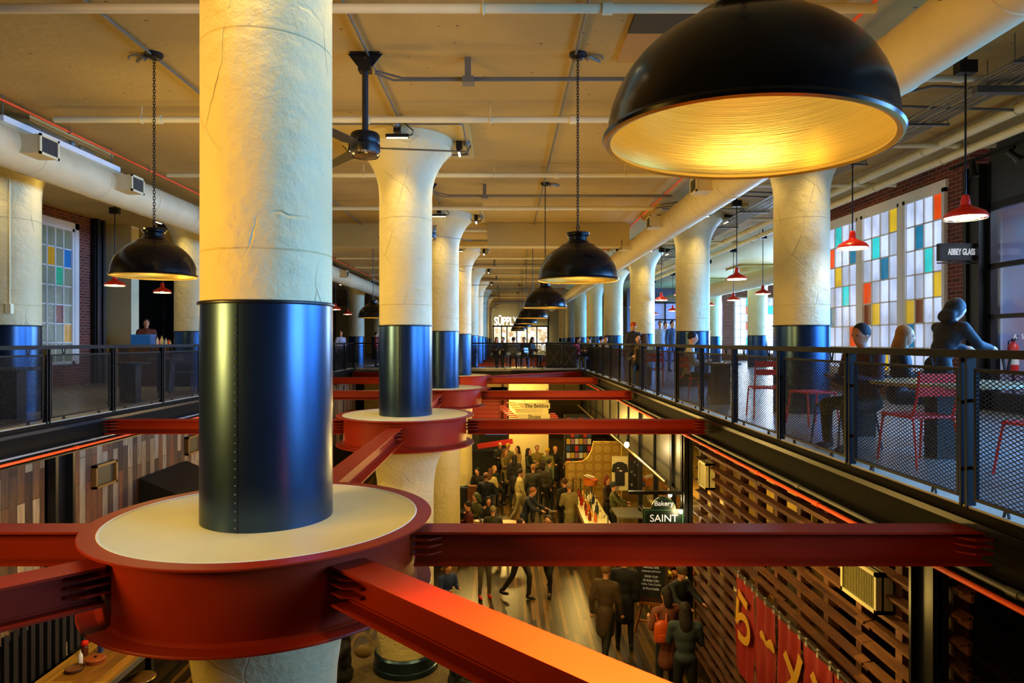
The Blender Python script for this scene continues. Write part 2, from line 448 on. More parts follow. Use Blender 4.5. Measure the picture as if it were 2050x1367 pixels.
for k in range(4):
    y = Y0+S*k; w = ['nearest','second','third','fourth'][k]
    beam((XC+.975, y), (RX+.03, y), 'red I-beam from the %s collar to the girder under the dining rail' % w)
    beam((XC-.975, y), (LX-.03, y), 'red I-beam from the %s collar to the girder under the left walkway' % w)
    if k: beam((XC, y-.975), (XC, y-S+.975), 'red I-beam along the column row joining the %s collar to the one before' % w)
r2 = .975/math.sqrt(2)
beam((XC+r2, Y0-r2), (RX, YN+.2), 'red I-beam running out diagonally to the lower right, lit orange by the big lamp')
beam((XC-r2, Y0-r2), (LX, YN+.2), 'red I-beam running out diagonally from the nearest collar to the lower left')
yb = Y0+3*S
beam((XC+r2, yb+r2), (RX, YF-.2), 'red diagonal I-beam from the fourth collar to the far corner by the bins')
beam((XC-r2, yb+r2), (LX, YF-.2), 'red diagonal I-beam from the fourth collar to the far left corner')
# second atrium beyond the bridge
for k in range(5,9):
    y = Y0+S*k
    t = thing('steel_beam', 'red I-beam of the second opening, seen through the far railing', 'beam', (XC, y, BT), 'red beams of the second opening')
    obj('beam', ibeam_g((LX, y, BT), (RX, y, BT)), RED, t, flat=True)
    for dy in (1.6,3.2,4.8):
        tt = thing('steel_beam', 'red I-beam of the second opening, seen through the far railing', 'beam', (XC, y+dy, BT), 'red beams of the second opening')
        obj('beam', ibeam_g((LX, y+dy, BT), (RX, y+dy, BT)), RED, tt, flat=True)

# ------------------------------------------------------------------ edge girders
def girder(x, s, y0, y1, label):
    t = thing('edge_girder', label, 'girder', (x, (y0+y1)/2, -.50))
    g = G(); g.box(x, x+s*.02, y0, y1, -.48, -.08) if s > 0 else g.box(x-.02, x, y0, y1, -.48, -.08)
    obj('web', g, GIRD, t, flat=True)
    g = G(); a, b = sorted((x-s*.13, x+s*.12)); g.box(a, b, y0, y1, -.095, -.075); g.box(*sorted((x-s*.13,x-s*.118)), y0, y1, -.12, -.095)
    obj('top_flange', g, BLACKM, t, flat=True)
    g = G(); a, b = sorted((x-s*.12, x+s*.12)); g.box(a, b, y0, y1, -.50, -.48); obj('bottom_flange', g, BLACKM, t, flat=True)
    return t
girder(RX+.06, 1, YN, YF, 'dark steel edge girder under the dining side railing')
girder(LX-.06, -1, YN, YF, 'dark steel edge girder under the left walkway railing')
t = thing('edge_girder', 'dark steel girder under the far cross railing', 'girder', (XC, YF+.05, -.50))
g = G(); g.box(LX, RX, YF+.02, YF+.05, -.48, -.08); obj('web', g, GIRD, t, flat=True)
g = G(); g.box(LX, RX, YF-.06, YF+.2, -.095, -.075); obj('top_flange', g, BLACKM, t, flat=True)
# concrete kerb strip seen under the panels
g = G(); g.box(RX-.02, RX+.12, YN, YF, -.075, 0.004); struct('trim_1', g, mat('kerb_concrete','#b8b09a',rough=.6,var=.2,vs=5), flat=True)
g = G(); g.box(LX-.12, LX+.02, YN, YF, -.075, 0.004); struct('trim_2', g, mat('kerb_concrete_b','#a8a08a',rough=.6,var=.2,vs=5), flat=True)

# ------------------------------------------------------------------ railings
PW = S/4
def mesh_panel_g(W, H, cw=.060, ch=.029, w=.0042, d=.003):
    g = G()
    def seg(x0,z0,x1,z1):
        dx, dz = x1-x0, z1-z0; L = math.hypot(dx,dz)
        if L < .01: return
        nx, nz = -dz/L*w/2, dx/L*w/2
        V = [(x0+nx,-d,z0+nz),(x0-nx,-d,z0-nz),(x0-nx,d,z0-nz),(x0+nx,d,z0+nz),(x1+nx,-d,z1+nz),(x1-nx,-d,z1-nz),(x1-nx,d,z1-nz),(x1+nx,d,z1+nz)]
        g.add(V, [(0,1,5,4),(1,2,6,5),(2,3,7,6),(3,0,4,7)])
    m = ch/cw
    n = int((W*m+H)/ch)+2
    for i in range(n+1):
        c = i*ch
        # rising: z = m x + b, b from -W*m .. H
        b = c-W*m
        x0 = 0; z0 = b
        if z0 < 0: x0 = -b/m; z0 = 0
        x1 = W; z1 = m*W+b
        if z1 > H: x1 = (H-b)/m; z1 = H
        if x1 > x0: seg(x0,z0,x1,z1); seg(W-x0,z0,W-x1,z1)
    return g
PH = .90
def build_panel_proto():
    # panel proto: local x along the rail, from post face to post face, z from .03
    W = PW-.16
    f = G(); b = .022
    f.box(0,W,-.012,.012,0,b); f.box(0,W,-.012,.012,PH-b,PH); f.box(0,b,-.012,.012,b,PH-b); f.box(W-b,W,-.012,.012,b,PH-b)
    for x in (W*.2, W*.8):
        for (za,zb) in ((PH, PH+.09), (0,-.085)):
            for s in (-1,1):
                f.bar((x+s*.012,0,za),(x+s*.035,0,zb),.012,.012,(0,1,0))
    for z in (.22,.68):
        f.box(-.05,0,-.008,.008,z-.012,z+.012); f.box(W,W+.05,-.008,.008,z-.012,z+.012)
    mg = mesh_panel_g(W-2*b, PH-2*b)
    mg.v = [(x+b,y,z+b) for x,y,z in mg.v]
    return mk_mesh('panel_frame', f, RAILM, flat=True), mk_mesh('wire_mesh', mg, RAILM, flat=True), W
PF, PM, PWID = build_panel_proto()
def railing(name, label, p0, p1, n, ends=True):
    p0 = Vector(p0); p1 = Vector(p1); d = (p1-p0).normalized(); step = (p1-p0).length/n
    ang = math.atan2(d.y, d.x); nrm = Vector((-d.y, d.x, 0))
    t = thing(name, label, 'railing', (p0+p1)/2)
    base = WL[t.name]
    g = G(); g.bar(p0+Vector((0,0,1.045)), p1+Vector((0,0,1.045)), .055, .055); obj('top_rail', g, RAILM, t, flat=True)
    pg = G()
    for s in (-1,1): pg.bar(nrm*s*.0+d*s*.035+Vector((0,0,-.09)), d*s*.035+Vector((0,0,1.02)), .012, .07, nrm) if False else pg.obox(d*s*.03+Vector((0,0,.465)), (.010,.032,.555), Matrix.Rotation(ang,3,'Z'))
    for z in (.0,.25,.71,1.0): pg.obox(Vector((0,0,z)), (.032,.008,.012), Matrix.Rotation(ang,3,'Z'))
    pm = mk_mesh('post', pg, RAILM, flat=True)
    for i in range(n+1):
        q = p0+d*step*i
        o = bpy.data.objects.new('post', pm); col.objects.link(o); o.parent = t; o.location = q-base; WL[o.name] = q
    for i in range(n):
        q = p0+d*(step*i+.08)+Vector((0,0,.045))
        o = bpy.data.objects.new('panel_frame', PF); col.objects.link(o); o.parent = t; o.location = q-base; o.rotation_euler.z = ang; o.scale.x = (step-.16)/PWID
        m = bpy.data.objects.new('wire_mesh', PM); col.objects.link(m); m.parent = o
    return t
# posts sit at Z = 4.66 + 1.575 k
YP = 4.655
n0 = -3
railing('railing', 'black steel railing with diamond mesh panels along the dining side', (RX, YP-3*PW, 0), (RX, YP+15*PW, 0), 18)
railing('railing', 'black steel mesh railing along the left walkway, tinted blue by daylight', (LX, YP-3*PW, 0), (LX, YP+15*PW, 0), 18)
railing('railing', 'dark mesh railing crossing the far end of the opening', (LX+.06, YF+.02, 0), (RX-.06, YF+.02, 0), 6)
railing('railing', 'dark mesh railing of the second opening behind the bridge, dining side', (RX, 31, 0), (RX, 31+14*PW, 0), 14)
# ------------------------------------------------------------------ big black pendant lamps
def lamp_proto():
    t = thing('dome_pendant', '', 'lamp', (0,0,0))
    R = .45
    out = [(.1,.52),(.125,.50),(.125,.485),(.105,.47),(.105,.43),(.128,.415),(.135,.40),(.18,.385)]
    dome = []
    for i in range(13):
        a = PI/2*(1-i/12.0)*.84
        dome.append((R*math.cos(a)**.92 if i else .19, .38*math.sin(a)/math.sin(PI/2*.84)))
    dome = [(r,z) for r,z in dome if r > .185]
    prof = out+dome+[(R+.012,-.004),(R+.016,-.014),(R+.012,-.024),(R,-.026)]
    g = G(); g.lathe(prof, (0,0,0), 72, cap=False); obj('shade', g, LAMPB, t)
    inn = [(.0005,.365),(.1,.362),(.18,.35)]+[(r-.007,z-.006) for r,z in dome if r > .2]+[(R-.004,-.012)]
    g = G(); g.lathe(inn, (0,0,0), 72, cap=False); g.lathe([(R-.006,-.012),(R-.012,-.024),(R+.004,-.030),(R+.012,-.024)], (0,0,0), 72, cap=False)
    obj('gold_lining', g, GOLD, t)
    g = G(); g.lathe([(.12,.525),(.135,.515),(.13,.50)], (0,0,0), 40, cap=True); g.tube([(0,0,.5),(0,0,.56)], .014, 8); g.tube([(.018*math.cos(a),0,.58+.022*math.sin(a)) for a in [2*PI*i/10 for i in range(10)]], .005, 6, closed=True)
    obj('neck_cap', g, LAMPB, t)
    g = G(); g.lathe([(.03,.36),(.034,.28),(.03,.24)], (0,0,0), 16); obj('socket', g, BLACKM, t)
    g = G(); g.ell((0,0,.20), (.045,.045,.06), 16, 10); obj('bulb', g, BULB, t)
    return t
def link_g(g, c, L, w, r, rot):
    pts = []
    for i in range(12):
        a = 2*PI*i/12
        x = w*math.cos(a); z = (L/2-w)*(1 if math.sin(a) > 0 else -1)+w*math.sin(a)
        pts.append((c[0]+x*math.cos(rot), c[1]+x*math.sin(rot), c[2]+z))
    g.tube(pts, r, 5, closed=True)
LP = lamp_proto()
def lamp(x, y, zr, label, group=None, tilt=(0,0), scale=1.0, cz=CZ):
    t = copy_tree(LP)
    t.location = (x,y,zr); t.rotation_euler = (tilt[0], tilt[1], 0); t['label'] = label; t.scale = (scale,)*3
    if group: t['group'] = group
    R = Matrix.Rotation(tilt[1],3,'Y') @ Matrix.Rotation(tilt[0],3,'X')
    inv = t.rotation_euler.to_matrix().inverted()*(1/scale)
    g = G(); z = zr+.60; k = 0
    top = cz-.06; L = .036
    if y < 18:
        while z < top:
            link_g(g, (x,y,z), .048, .012, .0042, (k%2)*PI/2+.3); z += .034; k += 1
    else:
        g.tube([(x,y,z),(x,y,top)], .010, 6)
    g.v = [tuple(Vector((x,y,zr))+inv @ (Vector(p)-Vector((x,y,zr)))) for p in g.v]
    WL[t.name] = Vector((x,y,zr)); obj('chain', g, BLACKM, t)
    g = G(); g.lathe([(.02,-.07),(.07,-.055),(.1,-.02),(.1,0)], (x,y,cz), 20)
    gg = G(); gg.add(g.v, g.f)
    gg.v = [tuple(Vector((x,y,zr))+inv @ (Vector(p)-Vector((x,y,zr)))) for p in gg.v]
    obj('canopy', gg, BLACKM, t)
    if y < 18:
        g = G(); s_ = -1 if x < 0 else 1
        pts = [(x+s_*.08,y,cz-.04)]+[(x+s_*(.20+.09*math.cos(q)),y+.03*math.sin(q),cz-.06-.035*math.sin(q*1.0)+.0) for q in [PI-.4+.45*i for i in range(9)]]
        g.tube(pts, .012, 7); g.tube([(x+s_*.1,y-.02,cz-.03),(x+s_*.27,y+.14,cz-.03)], .018, 7)
        g.v = [tuple(Vector((x,y,zr))+inv @ (Vector(p)-Vector((x,y,zr)))) for p in g.v]
        obj('flexible_cable', g, GREYP, t)
    return t
LZ = EYE+.72
lamp(.869, 2.45, EYE+.741, 'huge black dome pendant with gold lining hanging closest to the camera', tilt=(0, math.radians(2.6)), scale=1.10)
names = ['black dome pendant on a long chain over the opening, second after the huge one','black dome pendant just below and behind the second one','black dome pendant half hidden behind the third one']
for i in range(1, 8):
    y = 7.72+S*(i-1)
    if i <= 3: lamp(.83, y, EYE+.72, names[i-1])
    else: lamp(.83, y, EYE+.72, 'far black dome pendant in the line towards the lit shop', 'far dome pendants of the line')
lamp(-4.02, 1.42, EYE+.765, 'black dome pendant over the left side just outside the picture')
lamp(-4.02, 7.72, EYE+.765, 'black dome pendant with gold lining left of the big column, over the left side')
lamp(-4.02, 7.72+2*S+.2, EYE+.74, 'black dome pendant partly hidden by the second column, far left side')
for o in list(LP.children)+[LP]: bpy.data.objects.remove(o)
LAMPLIGHTS = [(.869,2.45,EYE+.741+.17,30),(-4.02,1.42,EYE+.765+.16,20)]+[(.83,7.72+S*i,EYE+.72+.16,20) for i in range(7)]+[(-4.02,7.72,EYE+.765+.16,20),(-4.02,20.5,EYE+.9,20)]

# ------------------------------------------------------------------ ceiling fans
def fan_proto():
    t = thing('ceiling_fan', '', 'fan', (0,0,0))
    g = G()
    for s in (-1,1):
        g.prism([(0,0),(.2,0),(.09,-.14),(.05,-.14),(.0,-.03)], (0,.014,0), (0,-.007,CZ-.01), (s,0,0), (0,0,1))
    g.box(-.17,.17,-.05,.05,CZ-.02,CZ); g.box(-.07,.07,-.06,.06,CZ-.22,CZ-.08); obj('mounting_bracket', g, BLACKM, t, flat=True)
    g = G(); g.tube([(0,0,CZ-.2),(0,0,3.5)], .036, 16); obj('downrod', g, mat('fan_rod_steel','#2f3336',rough=.4,metal=.5), t)
    g = G(); g.lathe([(.05,3.52),(.15,3.50),(.165,3.48),(.165,3.40),(.155,3.38),(.17,3.37),(.17,3.30),(.16,3.27)], (0,0,0), 36); obj('motor', g, BLACKM, t)
    g = G(); g.lathe([(.163,3.275),(.163,3.25),(.15,3.235)], (0,0,0), 36, cap=False); obj('chrome_ring', g, mat('chrome','#c8c8c8',rough=.15,metal=1), t)
    g = G(); g.lathe([(.15,3.245),(.10,3.225),(.0005,3.22)], (0,0,0), 36, cap=False); obj('bottom_cap', g, mat('fan_cap','#6a4a26',rough=.4,metal=.4), t)
    for k in range(3):
        a = math.radians(8+120*k)
        R = Matrix.Rotation(a,3,'Z') @ Matrix.Rotation(math.radians(10),3,'X')
        g = G(); P = []
        for (x,wd) in ((.15,.05),(.28,.055),(.32,.075),(.9,.06),(1.15,.05)):
            for s in (-1,1): P.append((x,s*wd))
        n = len(P)//2
        V = []
        for z in (0,.008):
            for (x,y_) in P: V.append(R @ Vector((x,y_,z))+Vector((0,0,3.335)))
        Fs = []
        for i in range(n-1):
            a0 = 2*i; Fs += [(a0,a0+2,a0+3,a0+1),(a0+2*n,a0+1+2*n,a0+3+2*n,a0+2+2*n),(a0,a0+2*n,a0+2+2*n,a0+2),(a0+1,a0+3,a0+3+2*n,a0+1+2*n)]
        Fs += [(0,1,1+2*n,2*n),(2*n-2,4*n-2,4*n-1,2*n-1)]
        g.add(V, Fs); obj('blade', g, mat('fan_blade','#3a3122',rough=.5) if k == 0 else bpy.data.materials['fan_blade'], t, flat=True)
    return t
FP = fan_proto()
for i in range(7):
    y = 7.7+S*i
    lb = 'black ceiling fan on a long rod beside the large column' if i == 0 else ('black ceiling fan seen between the second and third columns' if i == 1 else 'far black ceiling fan along the middle column row')
    if i == 0: FP.location = (XC,y,0); FP['label'] = lb
    else: copy_tree(FP, (XC,y,0), rz=.6*i, label=lb, group='far ceiling fans' if i > 1 else None)

# ------------------------------------------------------------------ light bars and their conduit loop on each column head
LED = mat('led_strip', '#fff0d0', emit=(1,.78,.42), es=14)
def bars_proto(sides):
    out = []
    for (dx,dy) in sides:
        t = thing('linear_light', '', 'light', (0,0,0))
        c = Vector((dx,dy,4.17)); ax = Vector((0,1,0)) if dx else Vector((1,0,0))
        g = G(); g.bar(c-ax*.17, c+ax*.17, .06, .05); obj('housing', g, BLACKM, t, flat=True)
        g = G(); g.bar(c-ax*.155-Vector((0,0,.028)), c+ax*.155-Vector((0,0,.028)), .03, .008); obj('diffuser', g, LED, t, flat=True)
        d = Vector((dx,dy,0)).normalized()
        g = G(); g.tube([c+ax*.15, c+ax*.22+Vector((0,0,.02)), c+ax*.25+d*.1+Vector((0,0,.05)), c+ax*.12+d*.18+Vector((0,0,.14))], .009, 6)
        g.box(*(sorted((c.x-.05,c.x+.05))), *(sorted((c.y-.05,c.y+.05))), 4.22, 4.335)
        obj('power_cable', g, BLACKM, t)
        out.append(t)
    return out
BP = bars_proto([(0,-.86),(.86,0),(-.86,0)])
def conduit_loop():
    t = thing('conduit_loop', '', 'conduit', (0,0,0))
    pts = []
    for (x,y) in ((-1.0,-.98),(.93,-.98),(.98,-.93),(.98,.6),(.93,.65),(.3,.65)): pts.append((x,y,4.305))
    g = G(); g.tube(pts, .014, 8); obj('pipe', g, GREYP, t)
    g = G()
    for (x,y) in ((0,-.98),(.98,0)): g.lathe([(.05,4.27),(.055,4.28),(.055,4.33)], (x,y,0), 14)
    obj('junction_box', g, GREYP, t)
    return t
CL = conduit_loop()
first = True
for (x0,ks,rn) in ((XC,range(0,6),'middle row'),(XR,(1,2,3),'dining row'),(XL,(1,2,3,5),'left walkway')):
    for k in ks:
        y = Y0+S*k
        pos = '%s column of the %s' % (ORD[k], rn)
        for i,b in enumerate(BP):
            lb = 'light bar, %s of the head, %s' % (['near side','right side','left side'][i], pos)
            o = b if first else copy_tree(b)
            o.location = (x0,y,0); o['label'] = lb
        o = CL if first else copy_tree(CL)
        o.location = (x0,y,0); o['label'] = 'grey conduit loop round the head of the %s' % pos
        first = False
# ------------------------------------------------------------------ window walls, dining side
WX = 8.0
GW = [hexc(c) for c in ('#b8cdf2','#c9d8f5','#a9bfe8','#d5dff0')]
def paneglass(name, c, es):
    m = mat(name, c, rough=.12, emit=c, es=es, bump=.7, bs=45, bd=.01, stretch=(1,1,.25))
    nt = m.node_tree; N = nt.nodes; L = nt.links; b = N['Principled BSDF']
    tc = N.new('ShaderNodeTexCoord'); nz = N.new('ShaderNodeTexNoise'); nz.inputs['Scale'].default_value = 1.3; nz.inputs['Detail'].default_value = 8
    L.new(tc.outputs['Object'], nz.inputs[0])
    mr = N.new('ShaderNodeMapRange'); mr.inputs[1].default_value = .35; mr.inputs[2].default_value = .65; mr.inputs[3].default_value = es*.55; mr.inputs[4].default_value = es*1.3
    L.new(nz.outputs[0], mr.inputs[0]); L.new(mr.outputs[0], b.inputs['Emission Strength'])
    return m
PG = {'w': paneglass('rippled_clear_glass', '#b4c6ee', 1.1), 'v': paneglass('frosted_glass', '#a8b8d8', .8), 'o': paneglass('orange_glass', '#e04a08', .75), 'b': paneglass('deep_blue_glass', '#0e6f9c', .8),
      'c': paneglass('turquoise_glass', '#25c4cf', .85), 'y': paneglass('yellow_glass', '#d8b828', .75), 'n': paneglass('brown_glass', '#6a2c10', .5), 'g': paneglass('green_glass', '#1fae74', .8)}
PKEYS = list(PG.keys())
PGB = {'w': paneglass('bright_clear_glass', '#b8d0ff', 2.6), 'v': paneglass('bright_frosted_glass', '#a8b8f0', 1.8), 'o': paneglass('bright_orange_glass', '#d86a50', 1.5), 'b': paneglass('bright_blue_glass', '#2a6ae0', 1.6),
      'c': paneglass('bright_turquoise_glass', '#48d8e8', 1.8), 'y': paneglass('bright_yellow_glass', '#c8c490', 1.6), 'n': paneglass('bright_purple_glass', '#7a5a9c', 1.3), 'g': paneglass('bright_green_glass', '#3ccc98', 1.6)}
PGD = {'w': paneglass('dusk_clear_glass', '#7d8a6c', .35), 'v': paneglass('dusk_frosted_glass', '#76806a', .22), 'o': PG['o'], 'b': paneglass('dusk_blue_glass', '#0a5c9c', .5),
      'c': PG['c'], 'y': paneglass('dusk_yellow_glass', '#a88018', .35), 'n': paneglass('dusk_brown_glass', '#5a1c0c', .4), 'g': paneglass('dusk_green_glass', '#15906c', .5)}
def window(name, y0, y1, z0, z1, cols, rows, spec, x=WX, s=-1, axis='Y', dim=False):
    """s: side of the wall the room is on"""
    f = G(); p = G()
    fr = .075; mb = .028
    def bx(g, a0,a1,b0,b1,z0_,z1_):
        if axis == 'Y': g.box(x+min(a0*s,a1*s), x+max(a0*s,a1*s), b0, b1, z0_, z1_)
        else: g.box(b0, b1, x+min(a0*s,a1*s), x+max(a0*s,a1*s), z0_, z1_)
    bx(f, -.04,.05, y0,y1, z1-fr,z1); bx(f, -.04,.05, y0,y1, z0,z0+fr); bx(f, -.04,.05, y0,y0+fr, z0,z1); bx(f, -.04,.05, y1-fr,y1, z0,z1)
    cw = (y1-y0-2*fr)/cols; rh = (z1-z0-2*fr)/rows
    for i in range(1, cols): bx(f, -.02,.025, y0+fr+cw*i-mb/2, y0+fr+cw*i+mb/2, z0+fr, z1-fr)
    for j in range(1, rows): bx(f, -.02,.025, y0+fr, y1-fr, z0+fr+rh*j-mb/2, z0+fr+rh*j+mb/2)
    o = obj(name, f, WHITEP, kind='structure', flat=True)
    for j in range(rows):
        for i in range(cols):
            k = spec[j][i] if j < len(spec) and i < len(spec[j]) else 'w'
            p.m = PKEYS.index(k)
            zt = z1-fr-rh*j; yy = y1-fr-cw*i     # i counts from the far side
            bx(p, -.006,.0, yy-cw, yy, zt-rh, zt)
    obj('pane', p, [(PGB if axis == 'X' else PGD if dim else PG)[k] for k in PKEYS], o, flat=True)
    return o
A_ = ['wwwo','wbww','wwcw','wvwy','ynww','bwvw','wwww']
B_ = ['wwvy','wcwv','vwbw','ovww','nywv','wvww','wwyw']
C_ = ['wcwv','owwb','wyvw','vwcw','bwww','wwvo','wwww']
ZTOP = 3.92
window('window_1', 12.22, 13.5, .45, ZTOP, 4, 7, A_)
window('window_2', 13.62, 15.1, .45, ZTOP, 4, 7, B_)
window('window_3', 15.22, 16.75, .45, ZTOP, 4, 7, C_)
g = G(); g.box(WX-.06, WX+.1, 12.16, 16.85, ZTOP, ZTOP+.14); g.box(WX-.06,WX+.1,13.5,13.62,.45,ZTOP); g.box(WX-.06,WX+.1,15.1,15.22,.45,ZTOP); g.box(WX-.06,WX+.1,16.75,16.85,.45,ZTOP); g.box(WX-.1, WX+.1, 12.16, 16.85, .38, .45)
struct('trim_3', g, WHITEP, flat=True)
g = G(); g.box(WX, WX+.3, 11.56, 12.2, 0, CZ); g.box(WX, WX+.3, 12.2, 16.85, ZTOP+.14, CZ); g.box(WX, WX+.3, 12.2, 16.85, 0, .38); g.box(WX, WX+.3, 16.85, 19.2, 0, CZ)
struct('wall_right', g, BRICK, flat=True)
g = G(); g.box(WX-.12, WX+.2, 11.17, 11.56, 0, CZ-.35)
for s in (0,1): g.box(WX-.16, WX-.12, 11.17+s*.31, 11.25+s*.31, 0, CZ-.35)
obj('steel_stanchion', g, BLACKM, label='black steel column at the corner where brick wall meets the glass shopfront', cat='column', flat=True)
# shopfront of the glass shop
t = thing('shopfront', 'black framed glass shopfront with a perforated band on top, right picture edge', 'shopfront', (WX, 7, 0))
g = G()
for (z0,z1) in ((3.28,3.40),(2.32,2.40),(1.50,1.57),(0,.3)): g.box(WX-.04, WX+.04, 3, 11.17, z0, z1)
for y in (3,5.0,7.0,9.0,11.1): g.box(WX-.04, WX+.04, y-.035, y+.035, 0, CZ-.35)
obj('frame', g, BLACKM, t, flat=True)
g = G(); g.box(WX-.004, WX+.004, 3, 11.1, .3, 3.3); obj('glass', g, glassmat('shop_glass', (.95,.97,1)), t, flat=True)
def perforated(name):
    m = mat(name, '#4c5058', rough=.4, metal=.6); nt = m.node_tree; N = nt.nodes; L = nt.links; b = N['Principled BSDF']
    tc = N.new('ShaderNodeTexCoord'); sp = N.new('ShaderNodeSeparateXYZ'); L.new(tc.outputs['Object'], sp.inputs[0])
    hs = []
    for a in ('Y','Z'):
        q = N.new('ShaderNodeMath'); q.operation = 'MULTIPLY'; q.inputs[1].default_value = 2*PI/.045; L.new(sp.outputs[a], q.inputs[0])
        w_ = N.new('ShaderNodeMath'); w_.operation = 'SINE'; L.new(q.outputs[0], w_.inputs[0]); hs.append(w_)
    mu = N.new('ShaderNodeMath'); mu.operation = 'MULTIPLY'; L.new(hs[0].outputs[0], mu.inputs[0]); L.new(hs[1].outputs[0], mu.inputs[1])
    gt = N.new('ShaderNodeMath'); gt.operation = 'GREATER_THAN'; gt.inputs[1].default_value = .35; L.new(mu.outputs[0], gt.inputs[0])
    mx = N.new('ShaderNodeMix'); mx.data_type = 'RGBA'; mx.inputs[6].default_value = (.09,.1,.12,1); mx.inputs[7].default_value = (.002,.002,.003,1)
    L.new(gt.outputs[0], mx.inputs[0]); L.new(mx.outputs[2], b.inputs['Base Color'])
    return m
g = G(); g.box(WX-.03, WX+.0, 3, 11.1, 3.40, CZ-.05); obj('perforated_band', g, perforated('perforated_steel'), t, flat=True)
g = G(); g.box(WX+2.4, WX+2.6, 2, 14.2, 0, 4.0); struct('wall_shop_back', g, mat('pale_blue_wall', '#b8cdf0', rough=.7, var=.3, vs=.6, c2='#d9a9b4'), flat=True)
g = G(); g.box(WX+.3, WX+2.5, 14.1, 14.2, 0, 4.0); struct('wall_shop_side', g, mat('pale_wall', '#dfe6f2', rough=.7), flat=True)
# sign
t = thing('blade_sign', 'dark blade sign with pale lettering hanging off the black steel column', 'sign', (7.6, 11.3, 2.5))
g = G(); g.box(7.28, 7.96, 11.27, 11.33, 2.50, 2.74); obj('sign_board', g, mat('sign_board_dark', '#1a1c22', rough=.5), t, flat=True)
g = G(); g.box(7.25, 7.98, 11.26, 11.34, 2.74, 2.765); g.box(7.25,7.98,11.26,11.34,2.475,2.50); g.box(7.25,7.28,11.26,11.34,2.5,2.74); g.box(7.24, 8.0, 11.29, 11.32, 2.43, 2.45); obj('frame', g, BLACKM, t, flat=True)
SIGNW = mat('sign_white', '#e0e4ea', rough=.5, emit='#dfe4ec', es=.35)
textobj('lettering', 'ABBEY GLASS', .145, SIGNW, (7.62, 11.262, 2.618), (PI/2,0,0), t, ext=.003, sx=.52, bold=.004)
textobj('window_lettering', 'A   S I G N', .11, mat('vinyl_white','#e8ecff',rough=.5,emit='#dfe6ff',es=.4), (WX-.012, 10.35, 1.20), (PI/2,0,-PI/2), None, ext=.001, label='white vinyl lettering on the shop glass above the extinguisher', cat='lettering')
# fire extinguisher behind the glass
c = Vector((WX+.27, 10.98, 0))
t = thing('fire_extinguisher', 'red fire extinguisher behind the shop glass at the right picture edge', 'extinguisher', (c.x,c.y,.62))
g = G(); g.lathe([(.0005,.62),(.07,.63),(.075,.66),(.075,1.02),(.06,1.08),(.025,1.11),(.025,1.13)], c, 20); obj('cylinder_body', g, REDEN, t)
g = G(); g.box(c.x-.02,c.x+.02,c.y-.02,c.y+.02,1.13,1.17); g.bar(c+Vector((0,0,1.17)), c+Vector((.0,-.11,1.22)), .02, .008); g.bar(c+Vector((0,0,1.16)), c+Vector((0,-.1,1.15)), .02, .008); obj('handle', g, BLACKM, t)
g = G(); g.tube([c+Vector((0,.02,1.15)), c+Vector((0,.1,1.13)), c+Vector((0,.12,.95)), c+Vector((0,.09,.8))], .011, 8); obj('hose', g, BLACK, t)
g = G(); g.lathe([(.0765,.75),(.0765,.9)], c, 20, cap=False); obj('paper_label', g, WHITEP, t)
g = G(); g.lathe([(.10,0),(.10,.02),(.02,.03),(.02,.62)], c, 16); obj('stand', g, BLACKM, t)

# far dining side: wall with windows facing the camera
g = G(); YW = 40
g.box(12.9, 13.55, YW, YW+.3, 0, CZ); g.box(13.55, 21, YW, YW+.3, 3.75, CZ); g.box(13.55, 21, YW, YW+.3, 0, .35); g.box(16.6,17.4,YW,YW+.3,.35,3.75)
struct('wall_far_right', g, BRICKX, flat=True)
window('window_4', 13.55, 16.6, .35, 3.75, 9, 7, ['wwvwwwcwv','wwcvwwoww','vvwwwgwww','wnwwwyoww','wvwwwwwww','wbwwcwgww','wwwwwwbww'], x=YW, s=-1, axis='X')
window('window_5', 17.4, 20.6, .35, 3.75, 9, 7, ['wwowwwcwv','wwgvwwoww','vvwwwgwww','wnwwwyoww','wvwwwwwww','wbwwcwgww','wwwwwwbww'], x=YW, s=-1, axis='X')
# shop units at the far dining side
g = G(); g.box(7.6, 12.9, YW+2, YW+2.2, 0, CZ); struct('wall_far_shops', g, mat('far_shop_wall','#7b7f92',rough=.7,var=.3,vs=1), flat=True)
t = thing('shopfront', 'far glazed shopfront between columns beyond the dining side', 'shopfront', (9.5,38,0))
g = G()
for x in (7.8,9.0,10.2,11.4): g.box(x-.04,x+.04,37.96,38.04,0,3.3)
for z in (2.3,3.25,0): g.box(7.8,11.4,37.96,38.04,z,z+.08)
obj('frame', g, BLACKM, t, flat=True)
g = G(); g.box(7.8,11.4,38.02,38.03,.1,3.3); obj('glass', g, mat('lit_shop_glass','#8796c8',rough=.3,emit='#93a6dd',es=.55,var=.5,vs=2.2), t, flat=True)

# ------------------------------------------------------------------ window wall, left side
LWX = -11.1
g = G(); g.box(LWX-.3, LWX, 17.45, 18.05, 0, CZ); g.box(LWX-.3, LWX, 12, 17.45, 4.15, CZ); g.box(LWX-.3,LWX,12,17.45,0,.55); g.box(LWX-.3, LWX, 4, 12, 0, CZ)
struct('wall_left', g, BRICK, flat=True)
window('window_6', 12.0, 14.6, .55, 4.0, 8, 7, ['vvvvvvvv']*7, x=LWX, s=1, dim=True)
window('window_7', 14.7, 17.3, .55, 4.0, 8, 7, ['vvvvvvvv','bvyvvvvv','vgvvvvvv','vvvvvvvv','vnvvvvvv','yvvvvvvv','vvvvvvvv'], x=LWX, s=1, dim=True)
g = G(); g.box(LWX-.02,LWX+.07,17.3,17.46,.55,4.15); g.box(LWX-.02,LWX+.07,12,17.46,4.0,4.15); struct('trim_4', g, WHITEP, flat=True)
